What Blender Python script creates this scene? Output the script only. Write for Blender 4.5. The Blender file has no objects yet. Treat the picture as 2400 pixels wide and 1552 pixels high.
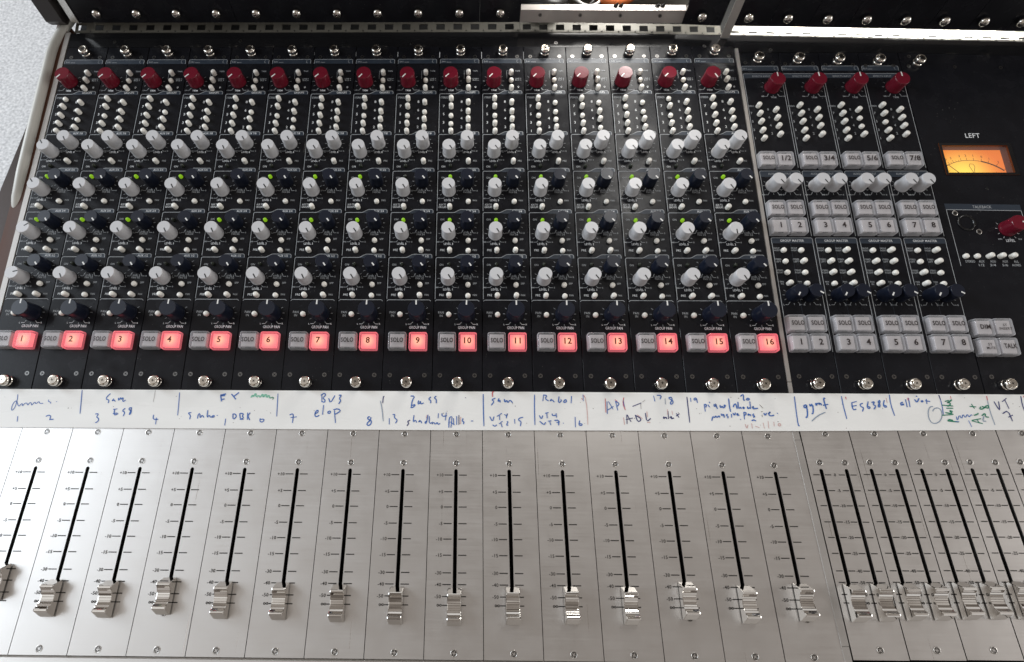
import bpy, bmesh, math, random
from mathutils import Vector, Matrix
from mathutils.geometry import tessellate_polygon
random.seed(7)
sc = bpy.context.scene
COL = sc.collection
WORD = 'zero one two three four five six seven eight nine ten eleven twelve thirteen fourteen fifteen sixteen'.split()
U = 0.045                      # metres per channel pitch; every layout number below is in pitches

# ------------------------------------------------------------------ camera
F_PX, CX, CY, IW, IH = 1350.0, 1082.0, 776.0, 2400.0, 1552.0
CAM = Vector((9.73694, -2.78084, 10.97986))
PITCH, YAW, ROLL = 1.1500014, 0.0329629, -0.0260101
TH, Z0 = 0.1279308, 0.0080516          # slope of the channel panel, its lift
def cam_axes():
    cp, sp = math.cos(PITCH), math.sin(PITCH)
    rz = Matrix.Rotation(YAW, 3, 'Z')
    f, u, r = rz @ Vector((0, cp, -sp)), rz @ Vector((0, sp, cp)), rz @ Vector((1, 0, 0))
    c, s = math.cos(ROLL), math.sin(ROLL)
    return c*r + s*u, -s*r + c*u, -f
AX = cam_axes()
cd = bpy.data.cameras.new('camera'); cam = bpy.data.objects.new('camera', cd); COL.objects.link(cam)
cam.matrix_world = Matrix(((AX[0].x, AX[1].x, AX[2].x, CAM.x*U), (AX[0].y, AX[1].y, AX[2].y, CAM.y*U),
                           (AX[0].z, AX[1].z, AX[2].z, CAM.z*U), (0, 0, 0, 1)))
cd.sensor_width = 36; cd.lens = 36*F_PX/IW; cd.shift_x = (IW/2-CX)/IW; cd.clip_start = 0.01; cd.clip_end = 60
cd.dof.use_dof = True; cd.dof.focus_distance = 11.6*U; cd.dof.aperture_fstop = 16
sc.camera = cam

# ------------------------------------------------------------------ surroundings and lamps
w = bpy.data.worlds.new('World'); sc.world = w; w.use_nodes = True
nt = w.node_tree; bg = nt.nodes['Background']
tc = nt.nodes.new('ShaderNodeTexCoord'); sx = nt.nodes.new('ShaderNodeSeparateXYZ')
rp = nt.nodes.new('ShaderNodeValToRGB')
nt.links.new(tc.outputs['Generated'], sx.inputs[0]); nt.links.new(sx.outputs['Z'], rp.inputs['Fac']); 
nz = nt.nodes.new('ShaderNodeTexNoise'); nz.inputs['Scale'].default_value = 1.7; nz.inputs['Detail'].default_value = 4; nz.inputs['Roughness'].default_value = .55
nr = nt.nodes.new('ShaderNodeValToRGB'); nt.links.new(tc.outputs['Generated'], nz.inputs['Vector']); nt.links.new(nz.outputs['Fac'], nr.inputs['Fac'])
for p_, c_ in ((.38, (.11, .09, .075, 1)), (.47, (.58, .53, .49, 1)), (.53, (1.06, 1.02, .99, 1)), (.62, (1.75, 1.78, 1.8, 1))):
    e_ = nr.color_ramp.elements.new(p_); e_.color = c_
nr.color_ramp.elements.remove(nr.color_ramp.elements[0]); nr.color_ramp.elements.remove(nr.color_ramp.elements[-1])
mm = nt.nodes.new('ShaderNodeMix'); mm.data_type = 'RGBA'; mm.blend_type = 'MULTIPLY'; mm.inputs['Factor'].default_value = 1
nt.links.new(rp.outputs['Color'], mm.inputs['A']); nt.links.new(nr.outputs['Color'], mm.inputs['B']); nt.links.new(mm.outputs['Result'], bg.inputs['Color'])
mm.clamp_result = False
rp.color_ramp.elements[0].position = 0.0; rp.color_ramp.elements[0].color = (.29, .272, .262, 1)
rp.color_ramp.elements[1].position = 0.85; rp.color_ramp.elements[1].color = (.46, .445, .43, 1)
bg.inputs['Strength'].default_value = 0.95

def area(name, loc, tgt, size, power, col, sy=None, spread=180):
    l = bpy.data.lights.new(name, 'AREA'); l.energy = power; l.color = col; l.size = size
    if sy: l.shape = 'RECTANGLE'; l.size_y = sy
    l.spread = math.radians(spread)
    o = bpy.data.objects.new(name, l); COL.objects.link(o); o.location = loc
    d = Vector(tgt)-Vector(loc); o.rotation_euler = d.to_track_quat('-Z', 'Y').to_euler(); return o
area('window_light', (-1.75, .25, 1.30), (.25, .05, 0), 1.6, 21.5, (.80, .90, 1.0), 1.3)
area('floor_fill', (-3.2, 1.6, 1.4), (-.6, .6, -.7), 1.4, 74.0, (.88, .94, 1.0), 1.4)  # added lamp out of view, brightens the carpet and side rail
area('room_light', (3.0, -.15, .80), (.75, .1, 0), .9, 12.0, (1.0, .97, .95), .8)
def plane_pt(x, s, h):
    c, sn = math.cos(TH), math.sin(TH)
    return Vector((x, s*c-h*sn, Z0+s*sn+h*c))*U
# the narrow bright gap of a window behind the desk
ga, gb = plane_pt(20.0, 17.3, 25), plane_pt(23.5, 33, 25)
gl = area('window_gap', (ga+gb)/2, (ga+gb)/2-Vector((.45, .95, 1.0)), .050, 4.2, (1, .98, .94), (gb-ga).length)
yv = (gb-ga).normalized(); zv = -(plane_pt(13.3, 6, 0)-(ga+gb)/2).normalized(); xv = yv.cross(zv).normalized(); zv = xv.cross(yv)
gl.matrix_world = Matrix((( xv.x, yv.x, zv.x, ((ga+gb)/2).x), (xv.y, yv.y, zv.y, ((ga+gb)/2).y), (xv.z, yv.z, zv.z, ((ga+gb)/2).z), (0, 0, 0, 1)))
# hidden strip lamp added above the bridge tray, in place of daylight
area('tray_fill', plane_pt(19.35, 9.72, 1.25), plane_pt(19.35, 9.69, 0), 6.6*U, 1.0, (1, .98, .92), .05*U*2, 120)
area('bay_daylight', plane_pt(13.6, 12.2, 2.6), plane_pt(13.3, 10.3, .2), .12, .9, (1, .97, .92), .12)
sc.view_settings.view_transform = 'Standard'; sc.view_settings.look = 'None'
sc.view_settings.exposure = 0.22; sc.view_settings.gamma = 1.0; sc.view_settings.use_curve_mapping = False
sc.render.engine = 'CYCLES'; sc.cycles.max_bounces = 8; sc.cycles.transmission_bounces = 6; sc.cycles.caustics_reflective = False; sc.cycles.caustics_refractive = False

# ------------------------------------------------------------------ materials
MATS = {}
def mat(name, col, rough=.5, metal=0., emit=None, es=0., trans=0., coat=0., ior=1.45, noise=None, bump=None, spec=.5, wear=None):
    m = bpy.data.materials.new(name); m.use_nodes = True; n = m.node_tree; b = n.nodes['Principled BSDF']
    b.inputs['Base Color'].default_value = (*col, 1); b.inputs['Roughness'].default_value = rough
    b.inputs['Metallic'].default_value = metal; b.inputs['IOR'].default_value = ior
    b.inputs['Transmission Weight'].default_value = trans; b.inputs['Coat Weight'].default_value = coat
    b.inputs['Specular IOR Level'].default_value = spec
    if emit: b.inputs['Emission Color'].default_value = (*emit, 1); b.inputs['Emission Strength'].default_value = es
    if noise or bump:
        t = n.nodes.new('ShaderNodeTexCoord'); mp = n.nodes.new('ShaderNodeMapping')
        oi = n.nodes.new('ShaderNodeObjectInfo'); va = n.nodes.new('ShaderNodeVectorMath'); va.operation = 'ADD'
        n.links.new(t.outputs['Object'], va.inputs[0]); n.links.new(oi.outputs['Random'], va.inputs[1]); n.links.new(va.outputs[0], mp.inputs[0])
    if noise:      # (scale xyz, amount on colour, amount on roughness)
        sc3, ac, ar = noise
        mp.inputs['Scale'].default_value = sc3
        tx = n.nodes.new('ShaderNodeTexNoise'); tx.inputs['Scale'].default_value = 1; tx.inputs['Detail'].default_value = 5
        n.links.new(mp.outputs[0], tx.inputs['Vector'])
        r1 = n.nodes.new('ShaderNodeMapRange'); r1.inputs['To Min'].default_value = rough-ar; r1.inputs['To Max'].default_value = rough+ar
        r1.inputs['From Min'].default_value = .3; r1.inputs['From Max'].default_value = .7
        n.links.new(tx.outputs['Fac'], r1.inputs['Value']); n.links.new(r1.outputs[0], b.inputs['Roughness'])
        mx = n.nodes.new('ShaderNodeMix'); mx.data_type = 'RGBA'
        mx.inputs['A'].default_value = (*[max(0, c*(1-ac)) for c in col], 1); mx.inputs['B'].default_value = (*[min(1, c*(1+ac)) for c in col], 1)
        n.links.new(tx.outputs['Fac'], mx.inputs['Factor']); n.links.new(mx.outputs['Result'], b.inputs['Base Color'])
    if bump:       # (scale, strength)
        mp2 = n.nodes.new('ShaderNodeMapping'); n.links.new(t.outputs['Object'], mp2.inputs[0]); mp2.inputs['Scale'].default_value = bump[0]
        t2 = n.nodes.new('ShaderNodeTexNoise'); t2.inputs['Scale'].default_value = 1; t2.inputs['Detail'].default_value = 3
        n.links.new(mp2.outputs[0], t2.inputs['Vector'])
        bp = n.nodes.new('ShaderNodeBump'); bp.inputs['Strength'].default_value = bump[1]; bp.inputs['Distance'].default_value = .0004
        n.links.new(t2.outputs['Fac'], bp.inputs['Height']); n.links.new(bp.outputs[0], b.inputs['Normal'])
    if wear == 'smudge':      # finger grease changes the gloss, a few fine scratches
        tx2 = n.nodes.new('ShaderNodeTexNoise'); tx2.inputs['Scale'].default_value = 38; tx2.inputs['Detail'].default_value = 6; tx2.inputs['Roughness'].default_value = .65
        n.links.new(va.outputs[0], tx2.inputs['Vector'])
        mr = n.nodes.new('ShaderNodeMapRange'); mr.inputs['From Min'].default_value = .35; mr.inputs['From Max'].default_value = .68; mr.inputs['To Min'].default_value = -.018; mr.inputs['To Max'].default_value = .035
        n.links.new(tx2.outputs['Fac'], mr.inputs['Value'])
        ad = n.nodes.new('ShaderNodeMath'); ad.operation = 'ADD'; n.links.new(r1.outputs[0], ad.inputs[0]); n.links.new(mr.outputs[0], ad.inputs[1])
        ms = n.nodes.new('ShaderNodeMapping'); ms.inputs['Rotation'].default_value = (0, 0, .35); ms.inputs['Scale'].default_value = (900, 14, 1); n.links.new(va.outputs[0], ms.inputs[0])
        ts = n.nodes.new('ShaderNodeTexNoise'); ts.inputs['Scale'].default_value = 1; ts.inputs['Detail'].default_value = 1; n.links.new(ms.outputs[0], ts.inputs['Vector'])
        ms2 = n.nodes.new('ShaderNodeMapRange'); ms2.inputs['From Min'].default_value = .74; ms2.inputs['From Max'].default_value = .80; ms2.inputs['To Max'].default_value = -.16; n.links.new(ts.outputs['Fac'], ms2.inputs['Value'])
        ad2 = n.nodes.new('ShaderNodeMath'); ad2.operation = 'ADD'; n.links.new(ad.outputs[0], ad2.inputs[0]); n.links.new(ms2.outputs[0], ad2.inputs[1])
        n.links.new(ad2.outputs[0], b.inputs['Roughness'])
    if wear == 'dust':        # lint and dust grains lying on the paint
        vo = n.nodes.new('ShaderNodeTexVoronoi'); vo.inputs['Scale'].default_value = 230; n.links.new(va.outputs[0], vo.inputs['Vector'])
        pn = n.nodes.new('ShaderNodeTexNoise'); pn.inputs['Scale'].default_value = 22; n.links.new(va.outputs[0], pn.inputs['Vector'])
        th = n.nodes.new('ShaderNodeMapRange'); th.inputs['From Min'].default_value = .45; th.inputs['From Max'].default_value = .75; th.inputs['To Min'].default_value = .0; th.inputs['To Max'].default_value = .12; n.links.new(pn.outputs['Fac'], th.inputs['Value'])
        lt = n.nodes.new('ShaderNodeMath'); lt.operation = 'LESS_THAN'; n.links.new(vo.outputs['Distance'], lt.inputs[0]); n.links.new(th.outputs[0], lt.inputs[1])
        m3 = n.nodes.new('ShaderNodeMix'); m3.data_type = 'RGBA'; n.links.new(lt.outputs[0], m3.inputs['Factor']); n.links.new(mx.outputs['Result'], m3.inputs['A']); m3.inputs['B'].default_value = (.085, .083, .08, 1)
        n.links.new(m3.outputs['Result'], b.inputs['Base Color'])
    MATS[name] = m; return m
mat('black_panel', (.0105, .0108, .0135), .25, noise=((60, 60, 60), .25, .06), bump=((900, 900, 900), .05), spec=.20, wear='dust')
mat('black_steel', (.010, .010, .011), .13, noise=((40, 40, 40), .2, .06))
mat('black_void', (.004, .004, .004), .9)
mat('slate', (.022, .032, .048), .42)
mat('print', (.74, .76, .78), .6)
mat('print_dim', (.36, .38, .40), .6)
mat('print_dark', (.02, .018, .016), .6)
mat('aluminium', (.70, .68, .66), .40, 1, noise=((25, 1800, 400), .02, .03), bump=((30, 3000, 100), .012), wear='smudge')
mat('alu_strip', (.62, .60, .57), .30, 1, noise=((1500, 30, 100), .06, .08))
mat('chrome', (.80, .78, .75), .07, 1)
mat('steel', (.50, .48, .46), .24, 1)
mat('dark_steel', (.20, .195, .19), .32, 1)
mat('strip_paint', (.40, .375, .35), .38, .35, noise=((40, 40, 40), .10, .06))
mat('nickel', (.72, .68, .62), .12, 1)
mat('knob_grey', (.60, .60, .615), .26, bump=((700, 700, 700), .04))
mat('knob_red', (.150, .009, .021), .20, coat=.15)
mat('knob_navy', (.008, .011, .022), .28)
mat('mark_black', (.008, .008, .008), .5)
mat('mark_white', (.75, .75, .73), .5)
mat('ivory', (.90, .88, .82), .35, noise=((30, 30, 30), .05, .05))
def clear(name, tint, edge, rough, lo, hi, emit=None, es=0):
    m = bpy.data.materials.new(name); m.use_nodes = True; n = m.node_tree; b = n.nodes['Principled BSDF']; out = n.nodes['Material Output']
    b.inputs['Base Color'].default_value = (*edge, 1); b.inputs['Roughness'].default_value = rough
    if emit: b.inputs['Emission Color'].default_value = (*emit, 1); b.inputs['Emission Strength'].default_value = es
    tr = n.nodes.new('ShaderNodeBsdfTransparent'); tr.inputs['Color'].default_value = (*tint, 1)
    lw = n.nodes.new('ShaderNodeLayerWeight'); lw.inputs['Blend'].default_value = .35
    mr = n.nodes.new('ShaderNodeMapRange'); mr.inputs['To Min'].default_value = lo; mr.inputs['To Max'].default_value = hi
    mx = n.nodes.new('ShaderNodeMixShader'); n.links.new(lw.outputs['Facing'], mr.inputs['Value']); n.links.new(mr.outputs[0], mx.inputs['Fac'])
    n.links.new(tr.outputs[0], mx.inputs[1]); n.links.new(b.outputs[0], mx.inputs[2]); n.links.new(mx.outputs[0], out.inputs['Surface']); MATS[name] = m
clear('clear_plastic', (.97, .97, .98), (.80, .80, .83), .08, .12, .88)
clear('clear_red', (1.0, .86, .86), (.80, .30, .32), .15, .12, .62, (1.0, .20, .25), .85)
mat('insert_grey', (.52, .485, .48), .4)
mat('insert_print', (.02, .012, .012), .5)
mat('lit_print', (.10, .012, .004), .5)
mat('led_green', (.10, .25, .01), .3, emit=(.30, .58, .012), es=.5)
mat('led_off', (.025, .03, .022), .25)
mat('board_white', (.90, .90, .88), .28, noise=((7, 30, 20), .11, .10))
mat('wood', (.075, .027, .013), .5, noise=((60, 4, 60), .5, .08), spec=.3)
mat('cheek_dark', (.035, .030, .029), .4)
mat('wood_shaded', (.032, .013, .007), .45, noise=((40, 5, 40), .6, .08), spec=.3)  # wood with the shade on cheek and wing put into its colour
mat('rail_grey', (.47, .46, .42), .42, noise=((20, 20, 20), .08, .06))
mat('tray_shaded', (.105, .10, .085), .45, .3, noise=((14, 30, 30), .5, .1))  # same tray metal, darkened in colour for the shaded left and middle lengths
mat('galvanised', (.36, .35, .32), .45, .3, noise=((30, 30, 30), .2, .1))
mat('ink_blue', (.055, .155, .48), .5)
mat('ink_navy', (.03, .04, .17), .5)
mat('ink_faint', (.27, .34, .44), .5)
mat('ink_green', (.01, .21, .12), .5)
mat('ink_palegreen', (.22, .55, .40), .5)
mat('ink_red', (.60, .10, .12), .5)
mat('ink_palered', (.66, .42, .40), .5)
mat('ink_grey', (.34, .33, .31), .5)
mat('cable_black', (.012, .012, .012), .4)
mat('cable_white', (.7, .7, .68), .4)
mat('cable_orange', (.55, .14, .04), .45)
mat('meter_ink', (.16, .055, .004), .6)
mat('meter_wall', (.10, .026, .006), .5)
clear('glass', (1, 1, 1), (.3, .3, .3), .03, .03, .5)
mat('carpet', (.58, .59, .63), .95, noise=((130, 130, 130), .75, .0), bump=((500, 500, 500), .8))
# lit button insert and lit meter face: brightness falls off from the bulb behind them
def glow(name, c_in, c_out, es_in, es_out, rad, off=(0, 0, 0), sc3=(1, 1, 1)):
    m = bpy.data.materials.new(name); m.use_nodes = True; n = m.node_tree; b = n.nodes['Principled BSDF']
    t = n.nodes.new('ShaderNodeTexCoord'); mp = n.nodes.new('ShaderNodeMapping'); mp.vector_type = 'POINT'
    n.links.new(t.outputs['Object'], mp.inputs[0])
    mp.inputs['Location'].default_value = [-o*s for o, s in zip(off, sc3)]; mp.inputs['Scale'].default_value = sc3
    ln = n.nodes.new('ShaderNodeVectorMath'); ln.operation = 'LENGTH'; n.links.new(mp.outputs[0], ln.inputs[0])
    r = n.nodes.new('ShaderNodeMapRange'); r.interpolation_type = 'SMOOTHSTEP'; r.inputs['From Max'].default_value = rad
    n.links.new(ln.outputs['Value'], r.inputs['Value'])
    mx = n.nodes.new('ShaderNodeMix'); mx.data_type = 'RGBA'; mx.inputs['A'].default_value = (*c_in, 1); mx.inputs['B'].default_value = (*c_out, 1)
    n.links.new(r.outputs[0], mx.inputs['Factor']); n.links.new(mx.outputs['Result'], b.inputs['Emission Color'])
    r2 = n.nodes.new('ShaderNodeMapRange'); r2.inputs['To Min'].default_value = es_in; r2.inputs['To Max'].default_value = es_out
    n.links.new(r.outputs[0], r2.inputs['Value']); n.links.new(r2.outputs[0], b.inputs['Emission Strength'])
    b.inputs['Base Color'].default_value = (.25, .05, .04, 1); b.inputs['Roughness'].default_value = .4
    MATS[name] = m
glow('lit_red', (1.0, .60, .36), (1.0, .20, .235), 1.04, .86, .0085, sc3=(1, 1, 0))
glow('lit_meter', (1.0, .72, .085), (1.0, .23, .014), 1.3, .88, 1.0, off=(20.75*U, 5.75*U, 0), sc3=(1/(.95*U), 1/(.85*U), 0))

# ------------------------------------------------------------------ mesh helpers
class B:
    """collects polygons with material names; build() makes one mesh"""
    def __init__(s): s.v = []; s.f = []; s.m = []; s.mn = []; s.sm = []
    def mi(s, n):
        if n not in s.mn: s.mn.append(n)
        return s.mn.index(n)
    def add(s, vs, fs, m, smooth=False):
        o = len(s.v); k = s.mi(m); s.v += [tuple(v) for v in vs]
        for f in fs: s.f.append([i+o for i in f]); s.m.append(k); s.sm.append(smooth)
    def mesh(s, name):
        me = bpy.data.meshes.new(name); me.from_pydata([(x*U, y*U, z*U) for x, y, z in s.v], [], s.f)
        for n in s.mn: me.materials.append(MATS[n])
        me.polygons.foreach_set('material_index', s.m); me.polygons.foreach_set('use_smooth', s.sm); me.update(); return me
    def box(s, x0, x1, y0, y1, z0, z1, m, b=0.):
        if b <= 0:
            vs = [(x, y, z) for z in (z0, z1) for x, y in ((x0, y0), (x1, y0), (x1, y1), (x0, y1))]
            s.add(vs, [(3, 2, 1, 0), (4, 5, 6, 7), (0, 1, 5, 4), (1, 2, 6, 5), (2, 3, 7, 6), (3, 0, 4, 7)], m); return
        vs = [(x0, y0, z0), (x1, y0, z0), (x1, y1, z0), (x0, y1, z0), (x0, y0, z1-b), (x1, y0, z1-b), (x1, y1, z1-b), (x0, y1, z1-b),
              (x0+b, y0+b, z1), (x1-b, y0+b, z1), (x1-b, y1-b, z1), (x0+b, y1-b, z1)]
        fs = [(3, 2, 1, 0), (8, 9, 10, 11)]
        for a in range(4):
            c = (a+1) % 4; fs += [(a, c, c+4, a+4), (a+4, c+4, c+8, a+8)]
        s.add(vs, fs, m)
    def lathe(s, prof, m, n=24, c=(0, 0), smooth=True, cap=True):
        """prof: list of (r, z) going up; flat-shaded where the profile repeats a point"""
        segs = []; cur = [prof[0]]
        for a, b_ in zip(prof, prof[1:]):
            if a == b_: segs.append(cur); cur = [b_]
            else: cur.append(b_)
        segs.append(cur)
        for sg in segs:
            vs = []; fs = []
            for r, z in sg:
                for k in range(n):
                    t = 2*math.pi*k/n; vs.append((c[0]+r*math.cos(t), c[1]+r*math.sin(t), z))
            for i in range(len(sg)-1):
                for k in range(n): j = (k+1) % n; fs.append((i*n+k, i*n+j, (i+1)*n+j, (i+1)*n+k))
            s.add(vs, fs, m, smooth)
        if cap:
            r, z = prof[-1]; s.add([(c[0]+r*math.cos(2*math.pi*k/n), c[1]+r*math.sin(2*math.pi*k/n), z) for k in range(n)], [tuple(range(n))], m)
    def disc(s, r, z, m, n=24, c=(0, 0)):
        s.add([(c[0]+r*math.cos(2*math.pi*k/n), c[1]+r*math.sin(2*math.pi*k/n), z) for k in range(n)], [tuple(range(n))], m)
    def plate(s, outer, holes, z0, z1, m, mw=None, bev=0.):
        """flat plate with holes, top at z1"""
        loops = [[Vector((x, y, 0)) for x, y in outer]]+[[Vector((x, y, 0)) for x, y in h] for h in holes]
        tri = tessellate_polygon(loops); pts = [p for l in loops for p in l]
        fs = []
        for a, b_, c in tri:
            A, Bb, C = pts[a], pts[b_], pts[c]
            fs.append((a, b_, c) if (Bb-A).cross(C-A).z > 0 else (a, c, b_))
        s.add([(p.x, p.y, z1) for p in pts], fs, m)
        for l in loops:
            n = len(l); vs = [(p.x, p.y, z) for z in (z0, z1) for p in l]
            s.add(vs, [(i, (i+1) % n, (i+1) % n+n, i+n) for i in range(n)], mw or m)
    def ribbon(s, pts, wd, z, m):
        pts = [Vector(p) for p in pts]; n = len(pts); vs = []
        for i, p in enumerate(pts):
            d = (pts[min(i+1, n-1)]-pts[max(i-1, 0)]); d = d.normalized() if d.length > 1e-9 else Vector((1, 0))
            q = Vector((-d.y, d.x))*wd/2
            a = p+q; b_ = p-q; vs += [(a.x, a.y, z), (b_.x, b_.y, z)]
        s.add(vs, [(2*i, 2*i+1, 2*i+3, 2*i+2) for i in range(n-1)], m)
    def tube(s, pts, r, m, n=8):
        pts = [Vector(p) for p in pts]; vs = []; fs = []; k0 = len(pts)
        for i, p in enumerate(pts):
            d = (pts[min(i+1, k0-1)]-pts[max(i-1, 0)]).normalized()
            a = d.cross(Vector((0, 0, 1))); a = a.normalized() if a.length > .01 else Vector((1, 0, 0)); b_ = d.cross(a)
            for k in range(n):
                t = 2*math.pi*k/n; q = p+(a*math.cos(t)+b_*math.sin(t))*r; vs.append(tuple(q))
        for i in range(k0-1):
            for k in range(n): j = (k+1) % n; fs.append((i*n+k, i*n+j, (i+1)*n+j, (i+1)*n+k))
        s.add(vs, fs, m, True); s.add(vs[:n], [tuple(range(n))], m); s.add(vs[-n:], [tuple(range(n))], m)
    def prism_x(s, prof, x0, x1, m, smooth=False):
        """profile in (y, z), extruded along x"""
        n = len(prof); vs = [(x, y, z) for x in (x0, x1) for y, z in prof]
        s.add(vs, [(i, (i+1) % n, (i+1) % n+n, i+n) for i in range(n)], m, smooth)
        tri = tessellate_polygon([[Vector((y, z, 0)) for y, z in prof]])
        s.add([(x0, y, z) for y, z in prof], tri, m); s.add([(x1, y, z) for y, z in prof], tri, m)

TXT = {}
def text_geo(t, bold=.011):
    if (t, bold) in TXT: return TXT[(t, bold)]
    cu = bpy.data.curves.new('t', 'FONT'); cu.body = t; cu.size = 1; cu.resolution_u = 2; cu.offset = bold; cu.space_character = 1.08
    o = bpy.data.objects.new('t', cu); COL.objects.link(o); bpy.context.view_layer.update()
    me = bpy.data.meshes.new_from_object(o.evaluated_get(bpy.context.evaluated_depsgraph_get()))
    v = [tuple(x.co[:2]) for x in me.vertices]; f = [tuple(p.vertices) for p in me.polygons]
    bpy.data.objects.remove(o); bpy.data.curves.remove(cu); bpy.data.meshes.remove(me)
    x0, x1 = min(a for a, _ in v), max(a for a, _ in v)
    TXT[(t, bold)] = (v, f, x0, x1); return TXT[(t, bold)]
def text(b, t, x, y, cap, z, m, width=None, align='c', bold=.011):
    v, f, x0, x1 = text_geo(t, bold); k = cap/.70; kx = k
    if width: kx = width/(x1-x0)
    ox = {'c': -(x0+x1)/2, 'l': -x0, 'r': -x1}[align]
    b.add([(x+(px+ox)*kx, y+(py-.35)*k, z) for px, py in v], f, m)
def infinity(b, x, y, wd, z, m):
    pts = [(x+wd/2*math.sin(t), y+wd*.42*math.sin(t)*math.cos(t)) for t in [2*math.pi*i/16 for i in range(17)]]
    b.ribbon(pts, wd*.16, z, m)
def arc(cx, cy, r, a0, a1, n):
    return [(cx+r*math.cos(math.radians(a0+(a1-a0)*i/n)), cy+r*math.sin(math.radians(a0+(a1-a0)*i/n))) for i in range(n+1)]

def put(name, me, parent, x=0, y=0, z=0, rz=0):
    o = bpy.data.objects.new(name, me); COL.objects.link(o); o.parent = parent; o.location = (x*U, y*U, z*U); o.rotation_euler = (0, 0, rz); return o
def thing(name, label, cat, loc, rx=0, group=None):
    o = bpy.data.objects.new(name, None); COL.objects.link(o); o.empty_display_size = .02
    o.location = loc; o.rotation_euler = (rx, 0, 0); o['label'] = label; o['category'] = cat
    if group: o['group'] = group
    return o

# ------------------------------------------------------------------ shared part meshes
def knob_mesh(name, r, h, m, flange=1.06):
    b = B(); rb = r*flange
    b.lathe([(rb, 0), (rb, .035), (rb*.985, .045), (r*1.01, .052), (r*1.005, .06), (r*.985, h-.022), (r*.965, h-.008), (r*.93, h), (r*.93, h)], m, 32)
    return b.mesh(name)
def mark_mesh(name, r, h, m, a=.38, e=.965, wd=.026):
    b = B(); b.box(-wd/2, wd/2, r*a, r*e, h-.012, h+.002, m); return b.mesh(name)
K_RED = knob_mesh('trim_knob', .172, .31, 'knob_red', 1.04); M_RED = mark_mesh('trim_mark', .172, .31, 'mark_white', .30, .95)
K_GREY = knob_mesh('level_knob', .143, .33, 'knob_grey'); M_GREY = mark_mesh('level_mark', .143, .33, 'mark_black', .22, .93, .024)
K_NAVY = knob_mesh('aux_pan_knob', .143, .33, 'knob_navy', 1.03); M_NAVY = mark_mesh('aux_mark', .143, .33, 'mark_white', .42, .95, .028)
K_PAN = knob_mesh('pan_knob', .172, .38, 'knob_navy', 1.05); M_PAN = mark_mesh('pan_mark', .172, .38, 'mark_white', .45, 1.02, .028)
def button_mesh(name, h):
    b = B(); r = .055
    b.lathe([(r*.94, 0), (r, h-.035), (r*.93, h-.012), (r*.7, h-.002), (r*.35, h+.003)], 'ivory', 16)
    return b.mesh(name)
BT_UP, BT_DN = button_mesh('push_button_out', .135), button_mesh('push_button_in', .080)
b = B(); b.lathe([(.066, 0), (.066, .008), (.055, .012)], 'black_void', 16, cap=False); BT_COLLAR = b.mesh('collar')
def led_mesh(name, m):
    b = B(); b.lathe([(.04, 0), (.04, .04), (.037, .058), (.026, .074), (.012, .08)], m, 16); return b.mesh(name)
LED_ON, LED_OFF = led_mesh('led_on', 'led_green'), led_mesh('led_off', 'led_off')
def cross_pts(r, wd):
    a, c = r, wd/2
    return [(c, a), (-c, a), (-c, c), (-a, c), (-a, -c), (-c, -c), (-c, -a), (c, -a), (c, -c), (a, -c), (a, c), (c, c)][::-1]
def screw_mesh(name, r, m, z=.004, ring=None):
    b = B(); n = 20
    if ring:
        b.lathe([(r*1.28, .001), (r*1.26, .006), (r*1.02, .003), (r*.98, -.004)], ring, n, cap=False)
    o = [(r*math.cos(2*math.pi*k/n), r*math.sin(2*math.pi*k/n)) for k in range(n)]
    b.plate(o, [cross_pts(r*.70, r*.34)], -.01, z, m, m)
    b.disc(r*.75, z-.016, 'black_void', 12)
    return b.mesh(name)
SC_PANEL = screw_mesh('panel_screw', .044, 'dark_steel', .006); SC_FADER = screw_mesh('fader_screw', .046, 'dark_steel', .003, 'alu_strip')
def thumb_mesh():
    b = B(); R_ = .116
    b.lathe([(.108, 0), (.110, .030), (.104, .042), (.086, .046), (.084, .056), (R_*.93, .060), (R_, .072), (R_*1.0, .118), (R_*.94, .145), (R_*.82, .160), (R_*.74, .164), (R_*.74, .164), (R_*.68, .148), (R_*.62, .148), (R_*.62, .148), (R_*.61, .166), (R_*.58, .170)], 'nickel', 28, cap=False)
    n = 28; o = [(R_*.58*math.cos(2*math.pi*k/n), R_*.58*math.sin(2*math.pi*k/n)) for k in range(n)]
    b.plate(o, [cross_pts(.028, .012)], .15, .170, 'nickel'); b.disc(.04, .153, 'black_void', 12)
    return b.mesh('thumb_screw')
THUMB = thumb_mesh()
def square_cap(name, m, a=.182, h=.165):
    b = B(); n = 4
    def ring(w_, z, rr):
        pts = []
        for cx_, cy_, a0 in ((1, 1, 0), (-1, 1, 90), (-1, -1, 180), (1, -1, 270)):
            pts += [(p[0], p[1], z) for p in arc(cx_*(w_-rr), cy_*(w_-rr), rr, a0, a0+90, n)]
        return pts
    rs = [ring(a, .0, .03), ring(a, .02, .03), ring(a*.985, h-.03, .035), ring(a*.955, h-.008, .04), ring(a*.90, h, .04), ring(a*.84, h-.004, .04)]
    vs = [p for r in rs for p in r]; k = len(rs[0]); fs = []
    for i in range(len(rs)-1):
        for j in range(k): fs.append((i*k+j, i*k+(j+1) % k, (i+1)*k+(j+1) % k, (i+1)*k+j))
    b.add(vs, fs, m, True); b.add(rs[-1], [tuple(range(k))], m); b.add(rs[0], [tuple(range(k))[::-1]], m)
    return b.mesh(name)
CAP_CLEAR, CAP_RED = square_cap('button_cap', 'clear_plastic'), square_cap('lit_button_cap', 'clear_red')
def insert_mesh(name, m):
    b = B(); b.box(-.142, .142, -.138, .138, .015, .128, m, .01)
    if m == 'insert_grey':
        b.box(-.05, .05, .150, .166, .02, .12, 'print_dark'); b.box(-.05, .05, -.166, -.150, .02, .12, 'print_dark')
    return b.mesh(name)
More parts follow.
